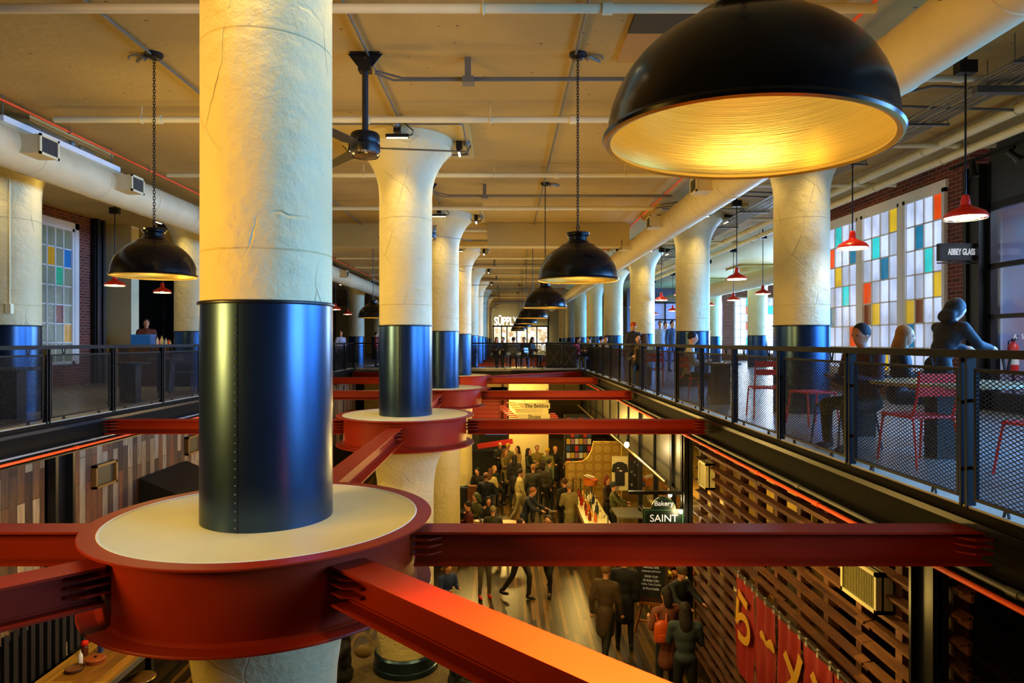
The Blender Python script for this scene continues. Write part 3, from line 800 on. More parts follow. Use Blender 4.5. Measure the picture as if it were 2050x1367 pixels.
g = G(); g.box(LWX-.1, LWX+.12, 18.05, 18.5, 0, CZ); g.box(LWX+.12, LWX+.16, 18.1, 18.2, 0, CZ); g.box(LWX+.12, LWX+.16, 18.36, 18.46, 0, CZ)
obj('steel_stanchion', g, BLACKM, label='black steel column beside the brick wall on the left walkway', cat='column', flat=True)
g = G(); g.box(LWX-.6, LWX+.45, 19.2, 19.6, 0, CZ); struct('wall_left_pier', g, CREAMF, flat=True)
# dark shopfront, left
t = thing('shopfront', 'dark glazed shopfront behind the left hanging lamps', 'shopfront', (-12.4,24,0))
g = G()
for x in (-14.6,-13.35,-12.2,-11.3): g.box(x-.05,x+.05,23.95,24.05,0,3.9)
for z in (0,1.75,2.75,3.85): g.box(-14.6,-11.3,23.95,24.05,z,z+.07)
obj('frame', g, BLACKM, t, flat=True)
g = G(); g.box(-14.6,-11.3,24.0,24.01,.05,3.9); obj('glass', g, mat('dark_shop_glass','#0d0e0c',rough=.08,spec=.8), t, flat=True)
g = G(); g.box(-16, -8.2, 30, 30.2, 0, CZ); struct('wall_left_far', g, mat('left_far_wall','#4a4438',rough=.7,var=.4,vs=1.2), flat=True)
g = G(); g.box(-11.2,-10.6,26.0,26.1,0,3.7); 
for i in range(9): g.box(-11.2+i*.068,-11.19+i*.068+.012,25.93,26,1.6,3.7)
obj('slatted_screen', g, mat('screen_slats','#8e8474',rough=.6), label='pale slatted screen behind the second small red pendant, left side', cat='screen', flat=True)
# ------------------------------------------------------------------ cavity behind: closing walls (beyond anything seen)
g = G(); g.box(21.8,22,-3,64,-4.65,CZ); struct('wall_east', g, mat('outer_wall','#b7b4ab',rough=.8), flat=True)
g = G(); g.box(-16,-15.8,-3,64,-4.65,CZ); struct('wall_west', g, mat('outer_wall_b','#5a5040',rough=.8), flat=True)

# ------------------------------------------------------------------ round ducts
def duct(x, y0, y1, z, r, label, seams=()):
    t = thing('round_duct', label, 'duct', (x,(y0+y1)/2,z-r))
    R = Matrix.Rotation(-PI/2,3,'X')
    g = G(); g.lathe([(r,y0),(r,y1)], (x,0,z), 56, R=R, cap=False); obj('tube', g, DUCT, t)
    y = y0+.8
    while y < min(y1, 32):
        g = G(); g.lathe([(r,y-.02),(r+.008,y-.012),(r+.008,y+.012),(r,y+.02)], (x,0,z), 48, R=R, cap=False); y += 1.58
        obj('seam_band', g, DUCT, t)
    return t
HD = EYE+2.69
duct(3.80, 1, 55, HD, .292, 'long round cream duct running along the dining side ceiling')
duct(-6.87, 1, 55, HD, .297, 'long round cream duct running along the left walkway ceiling')
duct(9.9, 19.6, 45, EYE+2.43, .33, 'round grey duct over the far dining area')
def vent(x, y, s, label):
    """supply grille box on a duct, facing the opening (direction s)"""
    t = thing('duct_vent', label, 'vent', (x, y, HD-.15))
    w_, h_ = .30, .135
    xa = x; xb = x+s*.34
    g = G(); P = []
    g.box(min(xa,xb), max(xa,xb), y-.19, y+.19, HD-.13, HD+.13); obj('vent_body', g, DUCT, t, flat=True)
    g = G()
    for (a,b,c_,d) in ((y-.2,y+.2,HD+.105,HD+.14),(y-.2,y+.2,HD-.14,HD-.105),(y-.2,y-.165,HD-.14,HD+.14),(y+.165,y+.2,HD-.14,HD+.14)):
        g.box(min(xb,xb+s*.02), max(xb,xb+s*.02), a, b, c_, d)
    obj('vent_frame', g, CREAMF, t, flat=True)
    g = G()
    for i in range(13):
        yy = y-.16+i*.0267
        g.box(min(xb,xb+s*.012), max(xb,xb+s*.012), yy-.004, yy+.004, HD-.105, HD+.105)
    obj('grille', g, GREYP, t, flat=True)
    g = G(); g.box(min(xb,xb+s*.002), max(xb,xb+s*.002), y-.17,y+.17,HD-.11,HD+.11); obj('vent_back', g, BLACK, t, flat=True)
for i, y in enumerate((4.85, 8.5, 11.65, 15.3, 19.0, 23.0, 27.0)):
    vent(3.80-.20, y, -1, 'square grille box on the dining side duct, %s from the camera' % ORD[i])
for i, y in enumerate((9.35, 11.6, 14.8, 18, 22, 27)):
    vent(-6.87+.20, y, 1, 'square grille box on the left duct, %s from the camera' % ORD[i])

# ------------------------------------------------------------------ pipes under the ceiling
def pipe(pts, r, m, label, name='pipe', cat='pipe', hang=None, group=None, n=10, couple=None):
    pts = [Vector(p) for p in pts]
    c = sum(pts, Vector())/len(pts)
    if not hang and not couple:
        g = G(); g.tube(pts, r, n); return obj(name, g, m, label=label, cat=cat, group=group)
    t = thing(name, label, cat, c, group)
    g = G(); g.tube(pts, r, n); obj('tube', g, m, t)
    if hang:
        a, b = pts[0], pts[-1]; L = (b-a).length; d = (b-a).normalized()
        k = int(L/hang)
        for i in range(k):
            p = a+d*(L*(i+.5)/k)
            sd = Vector((0,0,1)); g = G()
            g.tube([p+Vector((0,0,r)), Vector((p.x,p.y,CZ))], .006, 5)
            u = d.cross(sd).normalized()
            g.tube([p+(u*math.cos(q)+sd*math.sin(q))*(r+.008) for q in [2*PI*j/10 for j in range(10)]], .007, 5, closed=True)
            obj('pipe_hanger', g, GREYP if m is GREYP or m is ORANGE else m, t)
    if couple:
        a, b = pts[0], pts[-1]; L = (b-a).length; d = (b-a).normalized(); q = couple*.5
        while q < L:
            g = G(); p = a+d*q; g.tube([p-d*.05, p+d*.05], r*1.35, n); q += couple
            obj('coupling', g, m, t)
    return t
for i in range(10):
    y = 6.28+3.15*i
    pipe([(-6.3,y,EYE+3.1),(3.45,y,EYE+3.1)], .045, CREAMF, 'cream sprinkler pipe crossing over the opening, %s from the camera' % ORD[i], hang=2.4, couple=2.9)
for i in range(8):
    y = 7.75+6.3*i
    pipe([(-1.5,y,EYE+3.08),(-1.3,y+.08,EYE+3.03),(3.5,y+.08,EYE+3.03)], .013, GREYP, 'thin grey conduit crossing from the %s ceiling fan' % ORD[i], name='conduit', cat='conduit')
    pipe([(-1.5,y+.03,EYE+3.12),(-1.2,y+.12,EYE+3.07),(3.5,y+.12,EYE+3.07)], .013, GREYP, 'second thin grey conduit beside the one from the %s fan' % ORD[i], name='conduit', cat='conduit')
    t = thing('junction_box', 'small steel junction box on the conduits by the %s fan' % ORD[i], 'box', (-.44,y+.1,EYE+3.0))
    g = G(); g.box(-.50,-.36,y+.02,y+.17,EYE+2.99,EYE+3.06); obj('box_cover', g, GREYP, t, flat=True)
    g = G(); g.box(-.47,-.40,y+.05,y+.14,EYE+3.06,CZ); obj('hanger', g, GREYP, t, flat=True)
for x, lb in ((-4.02,'over the left lamp line'),(.8,'over the lamp line towards the lit shop'),(-1.56,'over the middle column row')):
    pipe([(x,0,EYE+3.26),(x,55,EYE+3.26)], .014, GREYP, 'long grey conduit on the ceiling %s' % lb, name='conduit', cat='conduit')
pipe([(-6.67,0,EYE+3.2),(-6.67,55,EYE+3.2)], .018, ORANGE, 'thin orange cable conduit along the ceiling above the left duct', name='conduit', cat='conduit', hang=2.2)
pipe([(3.48,0,EYE+3.2),(3.48,55,EYE+3.2)], .018, ORANGE, 'thin orange cable conduit along the ceiling above the dining side duct', name='conduit', cat='conduit', hang=2.2)
# upright long light tray over the left duct
t = thing('light_tray', 'long white uplight tray above the left duct', 'light', (-6.9,9.9,HD+.3))
g = G(); g.box(-6.80,-6.62,8.9,11.6,HD+.22,HD+.30); obj('tray', g, WHITEP, t, flat=True)
g = G()
for y in (9.0,11.5): g.tube([(-6.71,y,HD+.3),(-6.71,y,CZ)], .008, 6)
obj('hanger', g, GREYP, t)
# soffit beams
g = G(); g.box(-.5, 3.46, 18.8, 19.3, 3.78, CZ); g.box(-6.45, -2.7, 18.8, 19.3, 3.78, CZ); struct('ceiling_soffit', g, DROP, flat=True)
# dark hatch in the ceiling
t = thing('ceiling_hatch', 'dark open hatch in the ceiling beside the huge lamp', 'hatch', (1.9,7.2,4.36))
g = G(); g.box(1.3,2.6,6.62,7.15,CZ-.03,CZ-.002); obj('opening', g, BLACK, t, flat=True)
g = G(); g.box(1.3,2.6,7.15,7.9,CZ-.03,CZ-.002); obj('lid', g, mat('hatch_lid','#b58b4a',rough=.8), t, flat=True)

# dining side services
pipe([(6.85,2,EYE+3.10),(6.85,36,EYE+3.10)], .075, CREAMF, 'thick cream pipe along the wall above the coloured window, upper one', hang=1.9)
pipe([(7.15,2,EYE+2.96),(7.15,36,EYE+2.96)], .065, CREAMF, 'thick cream pipe along the wall above the coloured window, lower one', hang=1.9)
for i, y in enumerate((5.2,7.9,10.6,13.3,17,21,25)):
    pipe([(4.4,y,EYE+3.08),(7.7,y,EYE+3.08)], .04, CREAMF, 'cream cross pipe over the dining area, %s from the camera' % ORD[i], couple=1.8)
t = thing('cable_tray', 'grey bundle of parallel conduits running over the dining area', 'cable tray', (5.8,14,EYE+3.0))
g = G()
random.seed(3)
for i in range(9):
    x = 5.5+i*.065
    pts = []
    y = 2
    while y < 40: pts.append((x+random.uniform(-.012,.012), y, EYE+3.02+random.uniform(-.012,.012))); y += 2.2
    g.tube(pts, .013, 6)
obj('conduit_pipe', g, GREYP, t)
y = 3
while y < 40:
    g = G(); g.box(5.42,6.12,y-.02,y+.02,EYE+2.97,EYE+3.0)
    for x in (5.44,6.10): g.tube([(x,y,EYE+2.99),(x,y,CZ)], .006, 5)
    y += 2.1
    obj('tray_hanger', g, GREYP, t)
for i, (y, x0) in enumerate(((8.2,5.1),(8.9,5.1),(14.0,4.9),(14.4,4.9))):
    pipe([(x0-1.3,y+1.6,EYE+3.16),(x0+.1,y,EYE+3.1),(x0+1.6,y,EYE+3.05)], .018, GREYP, ['bent grey conduit joining the bundle above the first red pendants','bent grey conduit just behind the first bend','bent grey conduit beyond the thick dining column','bent grey conduit behind the third bend'][i], name='conduit', cat='conduit')
for i, (x,y,w_) in enumerate(((6.0,7.9,.5),(6.7,6.6,.3))):
    t = thing('strip_light', 'short grey strip light under the pipes, %s the conduit bundle' % ('across' if i==0 else 'above'), 'light', (x,y,EYE+2.9))
    g = G(); g.box(x-w_,x+w_,y-.05,y+.05,EYE+2.9,EYE+2.98); obj('housing', g, GREYP, t, flat=True)
    g = G(); g.tube([(x-w_*.7,y,EYE+2.98),(x-w_*.7,y,CZ)], .006, 5); g.tube([(x+w_*.7,y,EYE+2.98),(x+w_*.7,y,CZ)], .006, 5); obj('hanger', g, GREYP, t)
# track with two spots
t = thing('spot_track', 'black lighting track above the glass shopfront', 'track', (7.45,7.5,EYE+2.9))
g = G(); g.box(7.43,7.47,4,11.3,EYE+2.86,EYE+2.9); obj('track_rail', g, BLACKM, t, flat=True)
g = G()
for y in (4.6,7,9.4,11): g.tube([(7.45,y,EYE+2.9),(7.45,y,CZ)], .006, 5)
obj('hanger', g, GREYP, t)
for i, (y, tg) in enumerate(((10.75,(7.75,10.3,0)),(9.9,(9.0,9.2,2.2)))):
    t = thing('spotlight', ['black spotlight on the track above the hanging shop sign','black spotlight on the track above the shop glass'][i], 'spotlight', (7.45,y,EYE+2.7))
    p = Vector((7.45,y,EYE+2.74)); d = (Vector(tg)-p).normalized(); q = d.to_track_quat('Z','Y').to_matrix()
    g = G(); g.lathe([(.03,-.1),(.045,-.09),(.045,.03),(.05,.06),(.075,.13),(.072,.13),(.04,.06),(.0005,.05)], p, 24, R=q); obj('head', g, BLACKM, t)
    g = G(); g.tube([p, p+Vector((0,0,.06)), p+Vector((0,0,.12))], .012, 8); g.box(p.x-.02,p.x+.02,y-.035,y+.035,EYE+2.82,EYE+2.86); obj('stem', g, BLACKM, t)

# ------------------------------------------------------------------ small red pendants
def red_proto():
    t = thing('enamel_pendant', '', 'lamp', (0,0,0))
    g = G(); g.lathe([(.03,.25),(.035,.245),(.045,.2),(.05,.14),(.075,.115),(.13,.09),(.19,.055),(.215,.02),(.222,0),(.216,-.004),(.205,.0)], (0,0,0), 40, cap=False); obj('shade', g, REDEN, t)
    g = G(); g.lathe([(.0005,.105),(.07,.10),(.13,.078),(.185,.045),(.212,.004)], (0,0,0), 40, cap=False); obj('white_lining', g, mat('lamp_white_lining','#fff2d8',rough=.5,emit=(1,.86,.6),es=2.2), t)
    g = G(); g.ell((0,0,.03), (.045,.045,.055), 14, 8); obj('bulb', g, BULB, t)
    g = G()
    for rr in (.07,.14,.212): g.tube([(rr*math.cos(2*PI*j/24), rr*math.sin(2*PI*j/24), -.018+.0*rr) for j in range(24)], .0035, 4, closed=True)
    for k in range(8):
        a = PI*k/4; g.tube([(.06*math.cos(a),.06*math.sin(a),-.02),(.19*math.cos(a),.19*math.sin(a),-.018),(.214*math.cos(a),.214*math.sin(a),.004)], .003, 4)
    obj('wire_guard', g, WHITEP, t)
    g = G(); g.tube([(0,0,.245),(0,0,CZ-(EYE+1.4)-.25)], .011, 8); obj('stem', g, BLACKM, t)
    h = CZ-(EYE+1.4); g = G(); g.box(-.10,.10,-.06,.06,h-.27,h-.13); g.tube([(0,0,h-.13),(0,0,h)], .02, 8); obj('ceiling_box', g, BLACKM, t, flat=True)
    return t
RP = red_proto(); rfirst = True
def redlamp(x, y, zr, label, group=None):
    global rfirst
    o = RP if rfirst else copy_tree(RP); rfirst = False
    o.location = (x,y,zr); o['label'] = label
    if group: o['group'] = group
    LAMPRED.append((x,y,zr))
LAMPRED = []
zr = EYE+1.4
redlamp(5.2, 7.62, zr, 'red enamel pendant hanging beside the dark hanging shop sign')
redlamp(5.2, 10.1, zr, 'red enamel pendant in front of the coloured window wall')
redlamp(5.2, 15.15, zr, 'red enamel pendant between two dining row columns, on a long black stem')
redlamp(7.6, 19.9, zr, 'red enamel pendant in front of the bright far column')
redlamp(7.75, 22.9, zr, 'red enamel pendant in front of the far coloured panes')
redlamp(7.9, 26.2, zr, 'red enamel pendant half hidden by a dining row column, by the grey duct')
redlamp(5.3, 22.9, zr, 'small red pendant left of the posing group at the far shopfront')
redlamp(5.3, 20.3, zr, 'small red pendant cut off by the second dining column')
for (x,y) in ((5.3,27.7),(7.7,31),(7.7,35),(5.3,33)): redlamp(x, y, zr, 'distant red pendant over the far dining area', 'distant red pendants')
redlamp(-8.9, 17.5, EYE+1.27, 'red pendant hanging under the left dome lamp, its right one')
redlamp(-8.86, 15.3, EYE+1.27, 'red pendant cut by the white pier, under the left dome lamp')
redlamp(-6.95, 27.6, EYE+1.3, 'red pendant just right of the big column, far left walkway')
redlamp(-7.6, 32.5, EYE+1.3, 'red pendant in front of the far left walkway columns')
redlamp(-8.9, 20.9, EYE+1.3, 'red pendant reflected near the dark left shopfront')

# ------------------------------------------------------------------ far end: lit shop
t = thing('storefront', 'brightly lit storefront with big white letters at the far end', 'storefront', (1.4,62,0))
g = G()
for x in (-1.1,-.35,.15,1.05,2.0,2.9,3.9): g.box(x-.05,x+.05,61.95,62.05,0,2.5)
g.box(-1.2,4.0,61.95,62.05,2.45,2.58); g.box(3.9,4.02,61.9,62.05,0,3.4)
obj('frame', g, BLACKM, t, flat=True)
def shoplit(name, es, sc_=3):
    m = mat(name, '#ffffff', rough=.5, emit='#fff2d0', es=es); nt = m.node_tree; N = nt.nodes; L = nt.links; b = N['Principled BSDF']
    tc = N.new('ShaderNodeTexCoord'); v = N.new('ShaderNodeTexVoronoi'); v.inputs['Scale'].default_value = sc_
    L.new(tc.outputs['Object'], v.inputs[0])
    rp = N.new('ShaderNodeValToRGB'); e = rp.color_ramp.elements
    e[0].color = (.9,.8,.5,1); e[1].color = (1,.95,.85,1); e[0].position = .2
    x = e.new(.45); x.color = (.6,.35,.15,1); x = e.new(.6); x.color = (.95,.93,.9,1)
    sp = N.new('ShaderNodeSeparateXYZ'); L.new(v.outputs['Color'], sp.inputs[0]); L.new(sp.outputs[0], rp.inputs[0])
    L.new(rp.outputs[0], b.inputs['Emission Color']); return m
g = G(); g.box(-1.05,3.9,62.6,62.7,.2,2.45); obj('shop_interior', g, shoplit('lit_shop_interior', 1.1), t, flat=True)
LET = mat('lit_letters', '#ffffff', rough=.5, emit='#fff6e0', es=3)
textobj('lettering', 'SÜPPLY', 1.05, LET, (.05,61.8,2.93), (PI/2,0,0), t, ext=.03, sx=.62, bold=.02)
g = G(); g.box(-16,22,63,63.2,0,CZ); struct('wall_back', g, mat('far_wall','#cfc38a',rough=.7), flat=True)
g = G(); g.box(-16,22,63,63.2,-4.65,0); struct('wall_back_lower', g, mat('far_wall_low','#6a5a30',rough=.7), flat=True)
# bins by the far railing
for i, x in enumerate((2.05, 2.72)):
    t = thing('litter_bin', ['dark bin with a crossed panel, %s of the pair at the far railing' % w for w in ('left','right')][i], 'bin', (x,YF-.0+.35,0))
    g = G(); g.box(x-.3,x+.3,YF+.15,YF+.7,0,.86); obj('bin_body', g, DARK, t, flat=True)
    g = G(); g.bar((x-.22,YF+.14,.1),(x+.22,YF+.14,.75),.02,.05,(0,1,0)); g.bar((x+.22,YF+.14,.1),(x-.22,YF+.14,.75),.02,.05,(0,1,0)); obj('cross_brace', g, GREYP, t, flat=True)
    g = G(); g.box(x-.31,x+.31,YF+.14,YF+.71,.86,.9); obj('lid', g, BLACKM, t, flat=True)
# ================================================================== lower floor
FL = -4.45
def lower_column(k, label, platform=True):
    y = Y0+S*k
    t = thing('lower_column', label, 'column', (XC,y,FL))
    g = G(); g.lathe([(.455,-3.8),(.445,-2.6),(.445,-1.35),(.455,-1.1),(.485,-.9),(.54,-.74),(.62,-.6),(.66,-.56),(.66,-.508)], (XC,y,0), 64); obj('shaft', g, CREAM, t)
    g = G(); g.lathe([(.50,FL),(.50,-3.83),(.475,-3.8),(.456,-3.8)], (XC,y,0), 64, cap=False); g.lathe([(.515,FL),(.515,-4.0),(.50,-3.99)], (XC,y,0), 64, cap=False); obj('base_jacket', g, STEELJ, t)
    return t
for k in range(5): lower_column(k, ['cream lower column directly under the big red collar','lower column with black base rising from the round stone seat','cream lower column right of the second one, in front of the crowd','cream lower column ending above the dark bench','furthest visible cream lower column'][k])
STONE = mat('speckled_stone', '#6e5d3c', rough=.7, var=.5, vs=28, bump=.3, bs=40)
t = thing('round_stone_seat', 'round speckled stone seat around the lower column with the black base', 'seat', (XC,10.845,FL))
g = G(); g.lathe([(.52,-4.08),(1.13,-4.08),(1.14,-4.1),(1.14,-4.16),(1.10,-4.17)], (XC,10.845,0), 72, cap=False); obj('seat_slab', g, STONE, t)
g = G(); g.lathe([(1.0,FL),(1.0,-4.16)], (XC,10.845,0), 72, cap=False); obj('plinth', g, BLACK, t)

# --- plank wall on the left
PLK = planks('reclaimed_boards', ('Y','Z'), ['#5a3c20','#8a7250','#3a2615','#a08a68','#6b4a28','#4a3320','#948468','#70411e'], width=.15, length=1.1, gap=.004, rough=.75)
g = G(); g.box(LX-.45, LX-.28, 4.0, 30, -2.9, -.5); struct('wall_lower_left', g, PLK, flat=True)
g = G(); g.box(LX-.5, LX-.38, 2.0, 30, FL, -2.9); struct('wall_lower_left_base', g, mat('black_corrugated','#12110f',rough=.5,metal=.3), flat=True)
for i,(y0,y1) in enumerate(((9.75,10.2),(16.9,17.3),(22.9,23.3))):
    g = G(); g.box(LX-.30, LX-.12, y0, y0+.06, FL, -.5); g.box(LX-.30,LX-.12,y1-.06,y1,FL,-.5); g.box(LX-.30,LX-.24,y0,y1,FL,-.5)
    obj('steel_post', g, BLACKM, label='black steel channel post on the lower plank wall, %s from the camera' % ORD[i], cat='post', flat=True)
t = thing('thermostat', 'small cream thermostat on the black post at the lower left', 'thermostat', (LX-.1,10.0,-3.4))
g = G(); g.box(LX-.12,LX-.08,9.92,10.04,-3.5,-3.33); obj('cover', g, CREAMF, t, flat=True)
g = G(); g.box(LX-.08,LX-.075,9.95,10.01,-3.42,-3.37); obj('display', g, BLACK, t, flat=True)
FR = mat('wood_frame_bronze','#7a5a28',rough=.5,metal=.3)
for i,(px,py,y) in enumerate(((205,930,12.0),(383,885,14.6))):
    z = EYE-(py-VY)/F*y; yy = -(LX-.28)*1350/(VX-px)
    t = thing('wall_box', 'small bronze framed box on the plank wall, %s' % ('just right of the black post' if i==0 else 'touching the edge of the big column'), 'box', (LX-.25,yy,z-.2))
    g = G()
    for (a,b,c_,d) in ((yy-.3,yy+.3,z+.15,z+.19),(yy-.3,yy+.3,z-.19,z-.15),(yy-.3,yy-.26,z-.19,z+.19),(yy+.26,yy+.3,z-.19,z+.19)): g.box(LX-.28,LX-.2,a,b,c_,d)
    obj('box_frame', g, FR, t, flat=True)
    g = G(); g.box(LX-.28,LX-.25,yy-.26,yy+.26,z-.15,z+.15); obj('box_panel', g, mat('box_panel_%d'%i,'#4a4026',rough=.6), t, flat=True)
# pipes beneath the girders
pipe([(RX-.07,YN,-.50),(RX-.07,YF,-.50)], .020, ORANGE, 'orange conduit under the edge girder of the dining side', name='conduit', cat='conduit', couple=1.6)
pipe([(RX-.02,YN,-.44),(RX-.02,YF,-.44)], .022, GREYP, 'dull steel pipe beside the orange conduit, dining side', couple=3.1)
pipe([(LX+.05,YN,-.44),(LX+.05,YF,-.44)], .020, ORANGE, 'orange conduit under the edge girder of the left walkway', name='conduit', cat='conduit', couple=1.6)
pipe([(LX+.02,YN,-.38),(LX+.02,YF,-.38)], .016, mat('galvanised_pipe','#9fb0cc',rough=.3,metal=.7), 'galvanised pipe above the orange conduit, left walkway', couple=3.1)

# --- lattice of boards on the right
WOODL = planks('lattice_wood', ('Z','Y'), ['#5a3018','#6e3f20','#4a2814','#80502a'], width=3, length=.9, gap=0, rough=.7)
LTX = RX+.22
t = thing('board_lattice', 'lattice wall of rough horizontal boards on upright posts under the dining side', 'lattice', (LTX, 8.5, FL))
random.seed(11)
yv = 11.75; posts = []
while yv > 5.0:
    g = G(); g.box(LTX-.02, LTX+.10, yv-.05, yv+.05, FL, -.56); obj('upright_post', g, WOODL, t, flat=True); yv -= .66
z = -.70
while z > FL+.05:
    g = G()
    y = 4.9
    while y < 11.8:
        L = min(random.choice((1.32,1.98)), 11.8-y)
        dx = random.uniform(-.02,.03)
        R = Matrix.Rotation(math.radians(random.uniform(-14,-4)),3,'Y')
        g.obox((LTX-.06+dx, y+L/2, z), (.048, L/2-.004, .011), R)
        g.obox((LTX-.035+dx, y+L/2, z-.035), (.012, L/2-.004, .042))
        y += L
    obj('board', g, WOODL, t, flat=True); z -= .19
# jamb boards beside the shop opening
for (x,y,w_) in ((RX+.1,12.25,.14),):
    g = G(); g.box(x-.07,x+.09,y-.10,y-.08,FL,-.5); g.box(x-.07,x+.09,y+.08,y+.10,FL,-.5); g.box(x,x+.02,y-.1,y+.1,FL,-.5)
    obj('steel_post', g, BLACKM, label='black steel H post between the board lattice and the bakery glass', cat='post', flat=True)
g = G(); g.box(RX-.02,RX+.10,5.0,5.03,FL,-.5); g.box(RX-.02,RX+.10,5.27,5.30,FL,-.5); g.box(RX+.03,RX+.05,5.0,5.3,FL,-.5)
obj('steel_post', g, BLACKM, label='black steel H post under the end of the closest right beam', cat='post', flat=True)
t = thing('switch_plate', 'pale switch box on the black post beside the two women', 'switch', (RX-.0,12.1,-3.2))
g = G(); g.box(RX+.02,RX+.08,12.07,12.15,-3.3,-3.1); obj('cover', g, CREAMF, t, flat=True)
# the two cream wall grilles
VG = mat('grille_cream','#d6cf9a',rough=.5)
for i,(y,z,w_,h_) in enumerate(((11.05,-1.05,.42,.42),(6.17,-1.07,.62,.36))):
    x = LTX-.14
    t = thing('wall_grille', ['cream square grille box on the lattice beside the black post','cream louvred grille box on the lattice below the closest right beam'][i], 'vent', (x,y,z-h_/2))
    g = G()
    for (a,b,c_,d) in ((y-w_/2,y+w_/2,z+h_/2-.035,z+h_/2),(y-w_/2,y+w_/2,z-h_/2,z-h_/2+.035),(y-w_/2,y-w_/2+.035,z-h_/2,z+h_/2),(y+w_/2-.035,y+w_/2,z-h_/2,z+h_/2)): g.box(x-.05,x+.10,a,b,c_,d)
    obj('grille_frame', g, VG, t, flat=True)
    g = G(); n = int(w_/.028)
    for j in range(1,n): g.box(x-.035,x-.02,y-w_/2+.028*j-.006,y-w_/2+.028*j+.006,z-h_/2+.03,z+h_/2-.03)
    obj('louvre', g, VG if i==0 else mat('grille_dull','#8f8648',rough=.6), t, flat=True)
    g = G(); g.box(x,x+.02,y-w_/2,y+w_/2,z-h_/2,z+h_/2); obj('back_plate', g, mat('grille_back_%d'%i,'#c8bf88' if i==0 else '#3a3418',rough=.6), t, flat=True)
# red curtain with yellow characters
CUR = mat('red_curtain_cloth','#8c0a08',rough=.85,var=.25,vs=3,stretch=(1,4,.3))
t = thing('shop_curtain', 'dark red split shop curtain with yellow brushed characters', 'curtain', (RX-.16,7.3,-3.15))
CX = RX-.16
ys = 8.85; n = 0
while ys > 4.9:
    g = G(); w_ = .66; m = 22; V = []
    for j in range(9):
        z = -1.93-1.22*j/8
        for i in range(m+1):
            u = i/m
            V.append((CX+.018*math.sin(u*PI*5+n)*(.4+.6*j/8)+.01*math.sin(u*17+j), ys-w_*u*.985, z+.01*math.sin(u*PI*3)*(j==8)))
    Fs = []
    for j in range(8):
        for i in range(m): a = j*(m+1)+i; Fs.append((a,a+1,a+m+2,a+m+1))
    g.add(V, Fs)
    obj('cloth_strip', g, CUR, t)
    g = G()
    for q in (.12,.5,.88): g.box(CX-.006,CX+.006,ys-w_*q-.02,ys-w_*q+.02,-1.94,-1.86)
    obj('hanging_loop', g, mat('loop_cloth','#9a9490',rough=.8) if n == 0 else bpy.data.materials['loop_cloth'], t, flat=True)
    ys -= w_; n += 1
g = G(); g.tube([(CX,8.95,-1.88),(CX,4.9,-1.88)], .014, 8); obj('rod', g, BLACKM, t)
YEL = mat('yellow_print','#b88818',rough=.7)
for i,ch in enumerate('らーメン'):
    if ch == 'ー':
        g = G(); pts = []
        for q in range(9): pts.append((CX-.032, 7.93-.42*q/8+.0, -2.32+.05*math.sin(q*1.3)*.5))
        g.tube([Vector(p) for p in pts], [.03,.055,.04,.03,.035,.045,.06,.05,.02], 8)
        g.v = [(CX-.034+(x-CX+.032)*.08, y, z) for x,y,z in g.v]
        obj('character', g, YEL, t)
    else:
        textobj('character', ch, .72, YEL, (CX-.036, 8.52-.68*i-(.12 if i > 1 else 0), -2.42), (PI/2,0,-PI/2), t, ext=.002, bold=.02)
# shelf stand visible between lattice and curtain
t = thing('goods_shelf', 'lit goods shelf seen between the lattice end and the red curtain', 'shelf', (4.3,11.6,FL))
g = G()
for z in (-3.9,-3.3,-2.6,-2.0): g.box(3.75,4.6,9.4,11.6,z,z+.03)
g.box(4.6,4.63,9.4,11.6,FL,-1.6); obj('shelf_board', g, mat('shelf_wood','#8a6a30',rough=.6), t, flat=True)
random.seed(5)
pal = ['#c8a860','#e8e0d0','#a03020','#d8c890','#5a7090','#c0a0b0','#e0b040']
for z in (-3.87,-3.27,-2.57):
    y = 9.5; i = 0
    while y < 11.5:
        w_ = random.uniform(.1,.2); h_ = random.uniform(.12,.3)
        g = G(); g.box(3.85,4.1,y,y+w_*.85,z,z+h_); c = pal[(i*3+int(z*10))%7]
        obj('packet', g, bpy.data.materials.get('packet_'+c) or mat('packet_'+c, c, rough=.35), label='wrapped %s packet on the goods shelf behind the lattice' % ['tan','white','red','cream','blue','pink','amber'][pal.index(c)], cat='packet', group='%s packets on the goods shelf' % c[1:], flat=True)
        y += w_; i += 1
# --- bakery side: dark panels, glass, sign
g = G(); g.box(RX+.16,RX+.2,12.3,30,-1.75,-.5)
struct('wall_lower_right', g, mat('dark_steel_panel','#3a382c',rough=.45,metal=.2,var=.2,vs=.8), flat=True)
t = thing('bakery_glazing', 'black framed bakery glazing under the dark wall panels', 'glazing', (RX+.18,14.5,FL))
g = G()
for y in (12.4,13.4,15.0,16.7): g.box(RX+.10,RX+.20,y-.035,y+.035,FL,-.5)
for y in (18.3,19.9,21.5,23.1,24.7,26.3,27.9): g.box(RX+.12,RX+.20,y-.02,y+.02,-1.75,-.5)
g.box(RX+.08,RX+.2,12.3,30,-1.80,-1.72); g.box(RX+.1,RX+.2,12.3,16.7,-2.95,-2.9); obj('frame', g, BLACKM, t, flat=True)
g = G(); g.box(RX+.15,RX+.155,12.4,16.7,FL+.1,-1.8); obj('glass', g, glassmat('bakery_glass'), t, flat=True)
pipe([(RX-.28,12.2,-1.42),(RX-.28,27,-1.42)], .035, mat('bronze_pipe','#6a5a34',rough=.4,metal=.5), 'bronze pipe running above the bakery and the bar counter')
g = G(); g.box(2.25,RX+.1,12.27,12.33,-1.66,-1.60); obj('sign_rail', g, BLACKM, label='black rail that carries the bakery sign', cat='rail', flat=True)
t = thing('bakery_sign', 'dark green arched hanging sign with Bakery over SAINT', 'sign', (2.86,12.2,-2.9))
